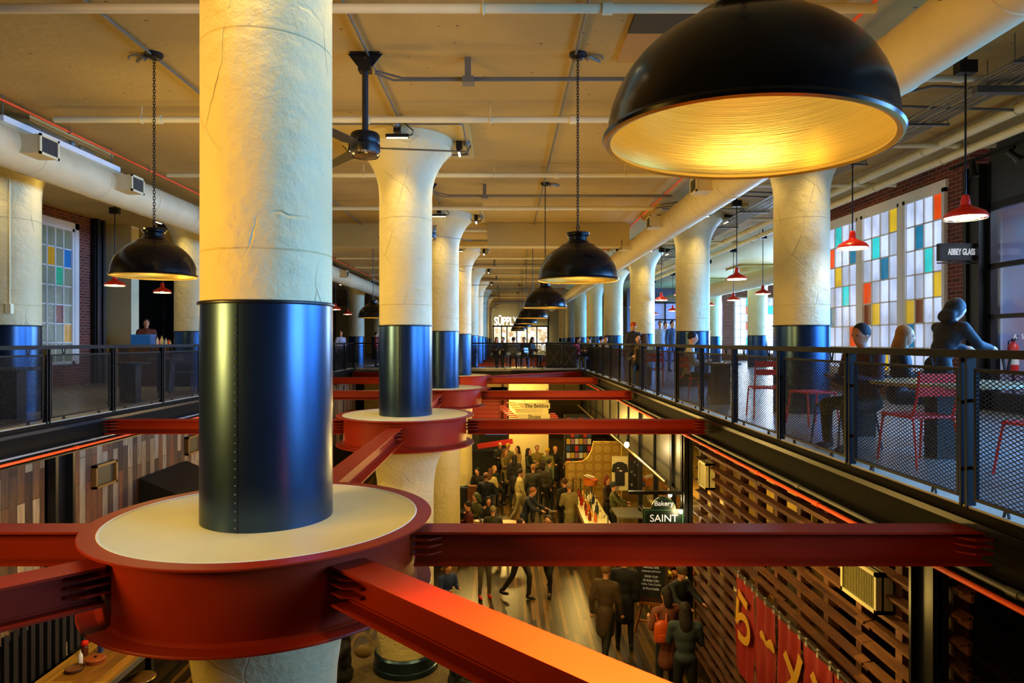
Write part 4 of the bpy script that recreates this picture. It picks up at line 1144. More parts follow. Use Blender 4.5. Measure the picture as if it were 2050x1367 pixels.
SG = mat('sign_green','#0a1c16',rough=.35)
g = G(); g.box(2.49,3.23,12.18,12.22,-2.62,-1.90)
P = [(-.22,0)]+[(-.22*math.cos(PI*i/16), .22*math.sin(PI*i/16)) for i in range(17)]
g.prism(P[1:], (0,.04,0), (2.86,12.18,-1.90)); obj('sign_board', g, SG, t, flat=True)
g = G(); 
for (x0,x1,z0,z1) in ((2.51,3.21,-1.925,-1.915),(2.51,3.21,-2.605,-2.595),(2.51,2.52,-2.6,-1.92),(3.20,3.21,-2.6,-1.92)): g.box(x0,x1,12.174,12.18,z0,z1)
g.tube([(2.86+.2*math.cos(PI*i/16), 12.176, -1.90+.2*math.sin(PI*i/16)) for i in range(17)], .004, 5)
for x in (2.55,3.17): g.tube([(x+.03*math.cos(q), 12.176, -1.955+.03*math.sin(q)) for q in [2*PI*i/10 for i in range(10)]], .004, 5, closed=True)
obj('border_trim', g, mat('sign_trim','#3f7a58',rough=.4), t, flat=True)
textobj('lettering', 'Bakery', .125, SIGNW, (2.86,12.172,-1.80), (PI/2,0,0), t, ext=.002)
textobj('lettering', 'SAINT', .185, SIGNW, (2.86,12.172,-2.07), (PI/2,0,0), t, ext=.002)
# bar counter
WT = mat('pale_countertop','#e8dca8',rough=.35)
t = thing('bar_counter', 'long pale bar counter running away from the camera on the lower floor', 'counter', (2.25,17.6,FL))
g = G(); g.box(1.95,2.62,15.2,19.9,-3.43,-3.38); obj('countertop', g, WT, t, flat=True)
g = G(); g.box(2.05,2.52,15.25,19.85,FL,-3.43); obj('counter_body', g, mat('counter_body','#5c4520',rough=.6), t, flat=True)
g = G(); g.box(1.94,1.97,15.2,19.9,-3.47,-3.38); obj('edge_trim', g, mat('counter_edge','#8a5a24',rough=.5), t, flat=True)
random.seed(9)
def bottle(x,y,z,h,c,label,group=None):
    m = bpy.data.materials.get('bottle_'+c) or mat('bottle_'+c, c, rough=.15)
    r = h*.16
    t = thing('bottle', label, 'bottle', (x,y,z), group)
    g = G(); g.lathe([(r,z),(r,z+h*.6),(r*.4,z+h*.75),(r*.36,z+h*.93)], (x,y,0), 12); obj('bottle_body', g, m, t)
    g = G(); g.lathe([(r*.42,z+h*.92),(r*.42,z+h)], (x,y,0), 10); obj('cap', g, BLACK, t)
cols_ = ['#a02010','#d8a030','#304020','#e8d8a0','#702010','#c06020','#f0ead0','#203040']
for i in range(22):
    x = 2.12+.1*(i%4)+random.uniform(-.03,.03); y = 19.6-.13*i+random.uniform(-.05,.05)
    c = cols_[i%8]
    bottle(x, y, -3.38, random.uniform(.2,.32), c, 'small %s bottle among the clutter on the bar counter' % ['red','amber','green','cream','dark red','orange','white','navy'][i%8], '%s bottles on the bar' % c[1:])
t = thing('beer_tap', 'slim steel tap standing on the near part of the bar counter', 'tap', (2.42,15.9,-3.38))
g = G(); g.lathe([(.05,-3.38),(.04,-3.36),(.018,-3.34),(.018,-3.0)], (2.42,15.9,0), 14); obj('tap_column', g, GREYP, t)
g = G(); g.tube([(2.42,15.9,-3.0),(2.38,15.9,-2.95),(2.33,15.9,-2.99),(2.33,15.9,-3.04)], .014, 8); obj('spout', g, GREYP, t)
# wire rack and orange basket on the bar end
t = thing('wire_rack', 'tall dark wire rack at the far end of the bar counter', 'rack', (2.0,19.7,-3.38))
g = G()
for x in (1.98,2.2):
    for y in (19.6,19.8): g.tube([(x,y,-3.38),(x,y,-2.86)], .008, 5)
for z in (-3.3,-3.2,-3.1,-3.0,-2.87):
    g.tube([(1.98,19.6,z),(2.2,19.6,z),(2.2,19.8,z),(1.98,19.8,z)], .006, 5, closed=True)
obj('wire_frame', g, BLACKM, t)
t = thing('orange_basket', 'orange basket with leaflets above the bar counter', 'basket', (2.5,19.8,-3.0))
g = G(); g.lathe([(.15,-3.1),(.19,-3.08),(.21,-2.92),(.2,-2.92),(.18,-3.06),(.0005,-3.07)], (2.5,19.8,0), 20, cap=False); obj('basket_bowl', g, mat('basket_orange','#d8741c',rough=.5), t)
g = G(); g.tube([(2.5,19.8,-3.38),(2.5,19.8,-3.09)], .05, 10); obj('stand', g, GREYP, t)
g = G(); g.obox((2.45,19.8,-2.86),(.14,.09,.004),Matrix.Rotation(.4,3,'Y')); g.obox((2.5,19.78,-2.82),(.12,.09,.004),Matrix.Rotation(.3,3,'Y')); obj('leaflet', g, WHITEP, t, flat=True)
# tiled wall
def tilemat():
    m = mat('circle_tiles','#c8a24a',rough=.35); nt = m.node_tree; N = nt.nodes; L = nt.links; b = N['Principled BSDF']
    tc = N.new('ShaderNodeTexCoord'); mp = N.new('ShaderNodeMapping'); mp.inputs['Scale'].default_value = (3.6,0,3.6); L.new(tc.outputs['Object'], mp.inputs[0])
    v = N.new('ShaderNodeTexVoronoi'); v.inputs['Scale'].default_value = 1; v.inputs['Randomness'].default_value = 0
    L.new(mp.outputs[0], v.inputs[0])
    rp = N.new('ShaderNodeValToRGB'); e = rp.color_ramp.elements; rp.color_ramp.interpolation = 'CONSTANT'
    e[0].color = (*hexc('#cdaa52'),1); e[1].position = .47; e[1].color = (*hexc('#b8923a'),1)
    x = e.new(.43); x.color = (*hexc('#9a7428'),1); L.new(v.outputs['Distance'], rp.inputs[0]); L.new(rp.outputs[0], b.inputs['Base Color'])
    return m
g = G(); g.prism([(1.88,FL),(3.9,FL),(3.9,-2.0),(2.75,-2.0),(2.68,-2.3),(2.55,-2.52),(2.38,-2.62),(1.88,-2.64)], (0,.12,0), (0,21,0)); struct('wall_tiled', g, tilemat(), flat=True)
# t-shirt on panel
t = thing('shirt_panel', 'pale panel beside the black menu board, a black shirt hanging on it', 'panel', (3.15,18.6,-2.95))
g = G(); g.box(2.94,3.38,18.58,18.62,-2.98,-2.04); obj('backing_board', g, WT, t, flat=True)
g = G()
P = [(-.19,.22),(-.07,.29),(.07,.29),(.19,.22),(.23,0.02),(.14,0.0),(.13,.12),(.13,-.36),(-.13,-.36),(-.13,.12),(-.14,0.0),(-.23,.02)]
g.prism(P, (0,.03,0), (3.15,18.53,-2.48)); o = obj('hanging_shirt', g, BLACK, label='black t-shirt with a small red and white print hanging on a pale panel', cat='shirt', flat=True)
WL[o.name] = o.location.copy()
g = G(); g.bar((3.05,18.525,-2.42),(3.25,18.525,-2.42),.004,.02,(0,1,0)); obj('print', g, REDEN, o, flat=True)
g = G(); g.obox((3.1,18.525,-2.35),(.03,.003,.012)); g.obox((3.17,18.524,-2.43),(.035,.003,.02)); obj('print', g, WHITEP, o, flat=True)
t = thing('menu_board', 'tall black menu board with coloured chalk marks beside the shirt panel', 'board', (3.62,18.6,-3.0))
g = G(); g.box(3.40,3.86,18.58,18.62,-3.0,-1.85); obj('board', g, BLACK, t, flat=True)
random.seed(4)
for i in range(9):
    g = G(); x = 3.48+.09*(i%4); z = -2.1-.09*i
    g.tube([(x+.03*math.cos(q)*random.uniform(.5,1.2),18.575,z+.03*math.sin(q)) for q in [2*PI*j/7 for j in range(7)]], .004, 4, closed=True)
    obj('chalk_mark', g, REDEN if i%3==0 else WHITEP, t)
# display case
t = thing('display_case', 'glass topped display case at the near end of the bar stall', 'display case', (3.0,16.6,FL))
g = G(); g.box(2.7,3.32,16.1,17.0,FL,-3.45); obj('case_body', g, mat('case_body','#8a7430',rough=.4), t, flat=True)
g = G(); g.box(2.68,3.34,16.08,17.02,-3.1,-3.06)
for x in (2.7,3.3): g.box(x-.015,x+.015,16.09,16.12,-3.45,-3.1)
obj('case_top', g, GREYP, t, flat=True)
g = G(); g.box(2.7,3.32,16.1,16.104,-3.45,-3.1); obj('glass', g, glassmat('case_glass'), t, flat=True)
for i in range(6):
    g = G(); x = 2.76+.1*i; g.ell((x,16.5,-3.40),(.045,.07,.04),10,6); obj('pastry', g, mat('pastry_brown','#a86a20',rough=.6) if i==0 else bpy.data.materials['pastry_brown'], label='brown pastry in the display case of the bar stall', cat='pastry', group='pastries in the display case')
# bulbs
def bare_bulb(x,y,z,top,label,r=.05,p=0,es=60):
    t = thing('bare_bulb', label, 'light', (x,y,z))
    g = G(); g.ell((x,y,z),(r,r,r*1.2),14,10); obj('bulb', g, bpy.data.materials.get('bright_bulb') or mat('bright_bulb','#ffe9a8',emit=(1,.70,.28),es=es), t)
    g = G(); g.tube([(x,y,z+r),(x,y,z+r*2.2)], r*.5, 10); g.tube([(x,y,z+r*2),(x,y,top)], .006, 5); obj('socket_cord', g, BLACK, t)
    BULBS.append((x,y,z,p))
BULBS = []
bare_bulb(2.70,15.0,-1.17,-.54,'bright glowing bulb above the bakery corner', .055, 60)
bare_bulb(3.08,12.6,-1.74,-.54,'small glowing bulb right of the bakery sign, upper one', .035, 8)
bare_bulb(3.12,12.0,-1.90,-.54,'small glowing bulb right of the bakery sign, lower one', .035, 8)
# bakery interior
g = G(); g.box(5.6,5.7,12.3,20,FL,-.54); g.box(3.45,5.6,20,20.1,FL,-.54); struct('wall_bakery', g, mat('bakery_wall','#c9a94e',rough=.7,var=.4,vs=1.5), flat=True)
t = thing('bakery_shelf', 'bakery shelf with goods behind the glass', 'shelf', (4.6,15,FL))
g = G()
for z in (-3.6,-3.1,-2.6,-2.1): g.box(3.9,4.4,13,17.5,z,z+.03)
for y in (13,14.5,16,17.5): g.box(4.36,4.4,y-.02,y+.02,FL,-2.0)
obj('shelf_board', g, mat('bakery_shelf_wood','#a0824a',rough=.5), t, flat=True)
random.seed(8)
for z in (-3.57,-3.07,-2.57):
    for i in range(14):
        y = 13.15+i*.3; g = G(); h_ = random.uniform(.1,.26)
        k = random.choice(('box','loaf'))
        if k == 'box': g.box(3.95,4.2,y,y+.2,z,z+h_)
        else: g.ell((4.1,y+.1,z+.07),(.12,.09,.07),10,6)
        c = random.choice(('#e8dcb0','#c08030','#f0f0e8','#603018'))
        obj('bakery_box' if k=='box' else 'bread_loaf', g, bpy.data.materials.get('goods_'+c) or mat('goods_'+c,c,rough=.5), label=('%s bakery box on the shelf behind the bakery glass' if k=='box' else '%s loaf on the shelf behind the bakery glass') % {'#e8dcb0':'cream','#c08030':'golden','#f0f0e8':'white','#603018':'dark brown'}[c], cat='box' if k=='box' else 'bread', group=('bakery %s %s' % ('boxes' if k=='box' else 'loaves', c[1:])), flat=(k=='box'))
# goods stand behind the easel
t = thing('goods_stand', 'black stand with a sloping tray of packets behind the easel', 'stand', (3.35,13.2,FL))
g = G(); g.obox((3.35,13.25,-3.42),(.36,.30,.015),Matrix.Rotation(math.radians(14),3,'X')); obj('tray', g, mat('tray_wood','#8a5a20',rough=.6), t, flat=True)
for x in (3.03,3.67):
    for y in (13.0,13.5):
        g = G(); g.tube([(x,y,FL),(x,y,-3.45)], .012, 6); obj('leg', g, BLACKM, t)
for i in range(12):
    x = 3.06+.11*(i%6); y = 13.08+.27*(i//6); c = ['#d8a020','#c03020','#e8d060','#f0e8c8','#a05818','#e0c020'][(i*5)%6]
    g = G(); g.obox((x,y,-3.37+.07*(i//6)),(.05,.1,.025),Matrix.Rotation(.3*math.sin(i*2.1),3,'Z')); obj('snack_packet', g, bpy.data.materials.get('snack_'+c) or mat('snack_'+c,c,rough=.4), label='%s snack packet lying on the sloping tray' % ['amber','red','yellow','cream','brown','lemon'][(i*5)%6], cat='packet', group='snack packets %s' % c[1:], flat=True)
# easel with chalkboard
t = thing('chalkboard_easel', 'wooden easel holding a black menu chalkboard with white handwriting', 'easel', (2.83,12.9,FL))
EW = mat('easel_wood','#a5651c',rough=.5); DW = mat('dark_frame_wood','#3a1c0c',rough=.4)
Rz = Matrix.Rotation(math.radians(-14),3,'Z'); Rx = Matrix.Rotation(math.radians(-12),3,'X'); RR = Rz @ Rx
C0 = Vector((2.80,12.95,-3.42))
def L2(x,y,z): return C0+RR @ Vector((x,y,z))
g = G(); g.obox(L2(0,0,.05),(.27,.012,.42),RR); obj('chalkboard', g, mat('chalkboard_black','#0c0d0c',rough=.7), t, flat=True)
g = G()
for (x,z,a,b) in ((-.29,.05,.03,.45),(.29,.05,.03,.45),(0,.47,.32,.03),(0,-.39,.32,.04)): g.obox(L2(x,-.01,z),(a,.022,b),RR)
obj('board_frame', g, DW, t, flat=True)
g = G(); g.bar(L2(-.28,-.03,-.46),L2(.30,-.03,-.46),.05,.05)
g.bar(L2(-.30,-.03,-1.0),L2(-.16,-.02,-.44),.035,.035); g.bar(L2(.30,-.03,-1.0),L2(.18,-.02,-.44),.04,.04); g.bar(L2(-.26,-.03,-.78),L2(.26,-.03,-.78),.035,.04); g.bar(L2(0,.5,-1.05),L2(0,.03,-.2),.03,.03); g.bar(L2(-.02,-.03,-.78),L2(.05,-.03,-.48),.03,.03)
obj('easel_leg', g, EW, t, flat=True)
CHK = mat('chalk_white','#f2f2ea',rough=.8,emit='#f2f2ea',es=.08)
for (txt,z,s_) in (('Sandwiches',.40,.085),('PROSCIUTTO & BRIE',.27,.05),('Delicious, fluffy',.2,.06),('macarons and more',.13,.055),('ORDER YOUR',.03,.05),('Birthday Cake',-.04,.065),('Coffee, Tarts, Cookies',-.11,.05),('& More Inside',-.19,.065)):
    cu_rot = RR.to_euler(); R2 = (RR @ Matrix.Rotation(PI/2,3,'X')).to_euler()
    textobj('chalk_line', txt, s_, CHK, L2(0,-.016,z), R2, t, ext=.0005, sx=.8)
# glowing back wall and booths
g = G(); g.box(.15,1.75,27.3,27.5,FL,-.54); struct('wall_plaster_lower', g, mat('warm_plaster','#e8d8a0',rough=.6,emit=None), flat=True)
g = G(); g.box(LX,RX+.5,30.5,30.7,FL,-.54); struct('wall_lower_back', g, mat('lower_back_wall','#7a6636',rough=.7,var=.4,vs=.8), flat=True)
t = thing('booth', 'dark booth with a red front and a blue awning left of the lit plaster wall', 'booth', (-.4,26.8,FL))
g = G(); g.box(-2.6,.1,26.6,27.2,FL,-3.2); obj('booth_counter', g, BLACK, t, flat=True)
g = G(); g.obox((-.4,26.5,-2.9),(.7,.02,.10),Matrix.Rotation(-.15,3,'Y')); obj('red_panel', g, mat('booth_red','#b01c18',rough=.5), t, flat=True)
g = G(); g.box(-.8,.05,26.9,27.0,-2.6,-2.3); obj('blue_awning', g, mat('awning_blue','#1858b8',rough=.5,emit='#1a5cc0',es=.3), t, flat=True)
g = G(); g.box(-2.6,.1,27.2,27.25,FL,-2.2); obj('back_panel', g, DARK, t, flat=True)
t = thing('magazine_rack', 'tall rack of bright magazines behind the bar stall', 'rack', (2.6,25,FL))
g = G(); g.box(2.2,3.2,25.0,25.3,FL,-1.6); obj('rack_body', g, DARK, t, flat=True)
random.seed(21)
for r_ in range(7):
    for c_ in range(6):
        x = 2.27+.155*c_; z = -1.9-.26*r_
        if z < -3.6: continue
        g = G(); g.box(x,x+.13,24.96,25.0,z,z+.2); k = ['#c83028','#e8e4dc','#3058a0','#d8b040','#202020','#b07890'][(r_*5+c_*2)%6]
        obj('magazine', g, bpy.data.materials.get('mag_'+k) or mat('mag_'+k,k,rough=.4), label='%s magazine cover in the tall rack' % {'#c83028':'red','#e8e4dc':'white','#3058a0':'blue','#d8b040':'yellow','#202020':'black','#b07890':'pink'}[k], cat='magazine', group='magazines '+k[1:], flat=True)
# hanging direction sign with slatted arrows
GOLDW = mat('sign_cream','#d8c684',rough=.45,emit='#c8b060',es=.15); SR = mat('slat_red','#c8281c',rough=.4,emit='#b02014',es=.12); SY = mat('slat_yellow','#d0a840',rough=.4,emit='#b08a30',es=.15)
YS = 24.0
def sx_(px): return (px-VX)/F*YS
def sz_(py): return EYE-(py-VY)/F*YS
t = thing('direction_sign', 'hanging cream direction signs with red and yellow slatted arrow tails', 'sign', (sx_(1060),YS,sz_(841)))
g = G()
for (xa,xb,xc,ya,yb) in ((1035,1101,1044,806.8,818),(1030,1101,1040,828.5,839.5)):
    g.prism([(sx_(xa),sz_(ya)),(sx_(xb),sz_(ya)),(sx_(xb),sz_(yb)),(sx_(xc),sz_(yb))], (0,.05,0), (0,YS,0))
g.prism([(sx_(1032),sz_(818.7)),(sx_(1087),sz_(818.7)),(sx_(1087),sz_(827.5)),(sx_(1032),sz_(827.5))], (0,.03,0), (0,YS+.02,0))
obj('sign_board', g, GOLDW, t, flat=True)
for i in range(8):
    y_ = 811.5+3.75*i; x0 = 1001+max(0,(i-2))*4.6; x1 = 1013+4.1*i
    g = G(); g.box(sx_(x0),sx_(x1),YS,YS+.05,sz_(y_+2.3),sz_(y_)); obj('slat', g, SR, t, flat=True)
for i in range(5):
    y_ = 804.8+3.4*i; x0 = 1014+3.5*i; g = G(); g.box(sx_(x0),sx_(1033+2.6*i),YS,YS+.05,sz_(y_+2),sz_(y_)); obj('slat', g, SY, t, flat=True)
for i,(x1,y_) in enumerate(((1112,827),(1116,831),(1118,834.6),(1114,838))):
    g = G(); g.box(sx_(1102),sx_(x1),YS,YS+.05,sz_(y_+2.4),sz_(y_)); obj('slat', g, SR, t, flat=True)
g = G()
for px in (1050,1095): g.tube([(sx_(px),YS+.02,sz_(806)),(sx_(px),YS+.02,-.54)], .01, 5)
obj('hanger', g, BLACKM, t)
INK = mat('ink_black','#14100a',rough=.6)
textobj('lettering', 'The Beltline', .19, INK, (sx_(1074.5),YS-.004,sz_(812.6)), (PI/2,0,0), t, ext=.002, sx=.92, bold=.003)
textobj('lettering', 'Shops', .19, INK, (sx_(1070),YS-.004,sz_(834.2)), (PI/2,0,0), t, ext=.002, bold=.003)
# stairs with railing at the far left of the sign
t = thing('staircase', 'staircase with dark bar railings left of the hanging direction signs', 'staircase', (-.8,27,FL))
g = G()
for i in range(14): g.box(-2.4,.1,27.5+i*.2,27.72+i*.2,-2.7+.15*i-.15,-2.7+.15*i)
obj('step', g, mat('stair_red','#8a1c12',rough=.6), t, flat=True)
g = G()
for x in (-2.0,-.1):
    for z in (.3,.5,.7,.9): g.tube([(x,27.5,-2.7+z),(x,30,-.85+z)] if z < .5 else [(x,27.5,-2.7+z),(x,29.6,-1.1+z)], .018, 5)
    for i in range(4): g.tube([(x,27.6+i*.7,-2.7+.5*i),(x,27.6+i*.7,-1.8+.5*i)], .02, 5)
obj('stair_railing', g, RAILM, t)
# lit shelving high at the back
t = thing('wall_cabinet', 'run of cream cabinets with lit goods on top, far back of the lower floor', 'cabinet', (1.2,30,-1.6))
g = G(); g.box(-.8,3.3,29.9,30.4,-1.35,-.75)
obj('cabinet_body', g, mat('cabinet_cream','#b89a54',rough=.5), t, flat=True)
g = G()
for i in range(7): g.box(-.8+.68*i-.01,-.8+.68*i+.01,29.88,29.9,-1.35,-.75)
obj('door_gap', g, DARK, t, flat=True)
# --- lower left eating bar
TW = planks('bar_table_wood', ('X','Y'), ['#a87828','#8c5e1c','#b88a34'], width=.3, length=2.5, gap=.002, rough=.35)
t = thing('eating_bar', 'long wooden bar table at the lower left with condiments on it', 'table', (-5.75,11.5,FL))
g = G(); g.box(-6.25,-5.3,8.2,13.5,-3.45,-3.40); obj('tabletop', g, TW, t, flat=True)
g = G(); g.box(-5.32,-5.28,8.2,13.5,-3.52,-3.44); obj('steel_edge', g, GREYP, t, flat=True)
for y in (8.8,11,13.2):
    g = G(); g.box(-5.85,-5.75,y-.05,y+.05,FL,-3.45); obj('leg', g, BLACKM, t, flat=True)
g = G()
for i in range(40): g.box(-6.34,-6.30,8.0+i*.16,8.08+i*.16,-3.4,-2.6)
obj('ribbed_panel', g, mat('ribbed_dark','#20242a',rough=.45,metal=.4), label='dark ribbed panel behind the wooden bar table', cat='panel', flat=True)
def onbar(px,py): 
    h = EYE+3.40; Y = h*F/(py-VY); return Vector(((px-VX)/F*Y, Y, -3.40))
p = onbar(170,1312); t = thing('sauce_jar', 'glass sauce jar with a red lid on the wooden bar table', 'jar', p)
g = G(); g.lathe([(.04,p.z),(.045,p.z+.02),(.045,p.z+.13),(.03,p.z+.15)], (p.x,p.y,0), 16); obj('jar_body', g, mat('jar_brown','#5a2c14',rough=.15), t)
g = G(); g.lathe([(.042,p.z+.15),(.05,p.z+.16),(.048,p.z+.20),(.03,p.z+.215)], (p.x,p.y,0), 16); obj('lid', g, REDEN, t)
p = onbar(161,1331); t = thing('sauce_bottle', 'white squeeze bottle on the wooden bar table', 'bottle', p)
g = G(); g.lathe([(.03,p.z),(.032,p.z+.13),(.02,p.z+.16)], (p.x,p.y,0), 14); obj('bottle_body', g, WHITEP, t)
g = G(); g.lathe([(.014,p.z+.16),(.006,p.z+.20)], (p.x,p.y,0), 8); obj('nozzle', g, WHITEP, t)
p = onbar(191,1325); t = thing('napkin_tin', 'round terracotta lidded tin on the wooden bar table', 'tin', p)
g = G(); g.lathe([(.12,p.z),(.125,p.z+.01),(.125,p.z+.055),(.115,p.z+.065),(.0005,p.z+.07)], (p.x,p.y,0), 32); obj('tin_body', g, mat('terracotta','#9a4a18',rough=.5), t)
g = G(); g.lathe([(.02,p.z+.07),(.022,p.z+.085),(.0005,p.z+.09)], (p.x,p.y,0), 10); obj('knob', g, BLACK, t)
p = onbar(150,1343); t = thing('wicker_basket', 'small round wicker tray on the wooden bar table', 'basket', p)
g = G(); g.lathe([(.10,p.z),(.12,p.z+.04),(.112,p.z+.04),(.095,p.z+.01),(.0005,p.z+.01)], (p.x,p.y,0), 28, cap=False); obj('woven_bowl', g, mat('wicker','#7a4a18',rough=.7,bump=1,bs=80), t)
g = G(); g.tube([(p.x+.118*math.cos(q),p.y+.118*math.sin(q),p.z+.042) for q in [2*PI*i/28 for i in range(28)]], .006, 6, closed=True); obj('rim', g, DW, t)
p = onbar(202,1305); g = G(); g.box(p.x-.03,p.x+.03,p.y-.03,p.y+.03,p.z,p.z+.11); obj('blue_carton', g, mat('carton_blue','#28407a',rough=.4), label='small blue carton behind the terracotta tin', cat='carton', flat=True)
for i,(px,py) in enumerate(((282,1340),(250,1362))):
    h = EYE+3.72; Y = h*F/(py-VY+14); x = (px-VX)/F*Y
    t = thing('bar_stool', ['dark bar stool with a brass seat edge, partly under the red collar','dark bar stool with a brass seat edge, lower of the two'][i], 'stool', (x,Y,FL))
    g = G(); g.lathe([(.0005,-3.72),(.17,-3.72),(.185,-3.73),(.185,-3.75),(.17,-3.76)], (x,Y,0), 32, cap=False); obj('seat', g, mat('stool_seat','#5a3c14',rough=.4) if i==0 else bpy.data.materials['stool_seat'], t)
    g = G(); g.tube([(x+.188*math.cos(q),Y+.188*math.sin(q),-3.735) for q in [2*PI*j/32 for j in range(32)]], .012, 6, closed=True); obj('seat_ring', g, mat('brass','#c8a04a',rough=.25,metal=.8) if i==0 else bpy.data.materials['brass'], t)
    for q in range(4):
        a = PI/4+PI/2*q; g = G(); g.tube([(x+.12*math.cos(a),Y+.12*math.sin(a),-3.76),(x+.19*math.cos(a),Y+.19*math.sin(a),FL)], .012, 6); obj('leg', g, BLACKM, t)
    g = G(); g.tube([(x+.165*math.cos(q),Y+.165*math.sin(q),-4.15) for q in [2*PI*j/16 for j in range(16)]], .009, 5, closed=True); obj('footring', g, BLACKM, t)
# wooden ramp edge beside the lower column
g = G(); g.bar((-3.15,7.6,-2.95),(-2.3,8.6,-2.75),.5,.04); obj('timber_shelf', g, mat('orange_timber','#b85a18',rough=.5), label='orange brown timber board left of the lower column under the big collar', cat='board', flat=True)
# ================================================================== people
SKIN = mat('skin_light','#d89a72',rough=.5); SKIN2 = mat('skin_tan','#a86a44',rough=.5); SKIN3 = mat('skin_dark','#5c3422',rough=.5)
EYEM = mat('eye_dark','#0c0806',rough=.2)
def capsule(g, a, b, ra, rb, n=12):
    a = Vector(a); b = Vector(b); d = b-a; L = d.length
    q = d.to_track_quat('Z','Y').to_matrix() if L > 1e-5 else Matrix.Identity(3)
    P = []
    for i in range(5): t = -PI/2+PI/2*i/4; P.append((max(ra*math.cos(t),.0008), ra*math.sin(t)))
    for i in range(5): t = PI/2*i/4; P.append((max(rb*math.cos(t),.0008), L+rb*math.sin(t)))
    g.lathe(P, a, n, R=q)
def remesh(name, g, vox, smooth=6):
    me = bpy.data.meshes.new(name); me.from_pydata(g.v, [], g.f); me.update()
    o = bpy.data.objects.new(name, me); col.objects.link(o)
    m = o.modifiers.new('r','REMESH'); m.mode = 'VOXEL'; m.voxel_size = vox
    s = o.modifiers.new('s','SMOOTH'); s.iterations = smooth; s.factor = .5
    bpy.context.view_layer.update()
    r = bpy.data.meshes.new_from_object(o.evaluated_get(bpy.context.evaluated_depsgraph_get()))
    bpy.data.objects.remove(o); r.shade_smooth(); r.name = name
    return r
def joints(pose, arms):
    J = {}
    sit = pose == 'sit'
    pz = .50 if sit else .93
    lean = {'stand':0,'walk':.04,'sit':.10,'bend':.34,'lean':.2}[pose]     # forward = -y
    J['pel'] = Vector((0,0,pz))
    up = Vector((0,-math.sin(lean),math.cos(lean)))
    J['waist'] = J['pel']+up*.20; J['chest'] = J['pel']+up*.37; J['neck'] = J['pel']+up*.54; 
    hd = Vector((0,-math.sin(lean*1.3+.05),math.cos(lean*1.3+.05)))
    J['head'] = J['neck']+hd*.155; J['hd'] = hd
    for s,k in ((-1,'L'),(1,'R')):
        sh = J['pel']+up*.475+Vector((s*.185,.0,0)); J['sh'+k] = sh
        if arms == 'down': e = sh+Vector((s*.05,.02,-.28)); w = e+Vector((s*.0,-.06,-.25))
        elif arms == 'front': e = sh+Vector((s*.05,-.06,-.27)); w = e+Vector((-s*.10,-.22,.06))
        elif arms == 'pocket': e = sh+Vector((s*.09,.06,-.26)); w = e+Vector((-s*.07,-.10,-.20))
        elif arms == 'chin': e = sh+Vector((s*.02,-.20,-.18)); w = e+Vector((-s*.06,-.04,.24)) if s < 0 else e+Vector((-s*.08,-.18,.02))
        elif arms == 'reach': e = sh+Vector((s*.04,-.16,-.20)); w = e+Vector((-s*.05,-.22,-.04))
        else: e = sh+Vector((s*.05,.1*s,-.27)); w = e+Vector((0,-.10,-.22))
        if pose == 'walk': e.y += .06*s; w.y += .10*s
        J['el'+k] = e; J['wr'+k] = w
        hp = J['pel']+Vector((s*.088,0,-.02)); J['hp'+k] = hp
        if sit: kn = hp+Vector((s*.04,-.42,.0)); an = Vector((kn.x+s*.01,kn.y+.03,.085))
        elif pose == 'walk': kn = hp+Vector((0,-.16*s-.04,-.40)); an = Vector((kn.x, kn.y+(.02 if s > 0 else .26), .085 if s > 0 else .14))
        else: kn = hp+Vector((s*.02,-.03,-.42)); an = Vector((hp.x+s*.03,.01,.085))
        J['kn'+k] = kn; J['an'+k] = an
    return J
TPL = {}
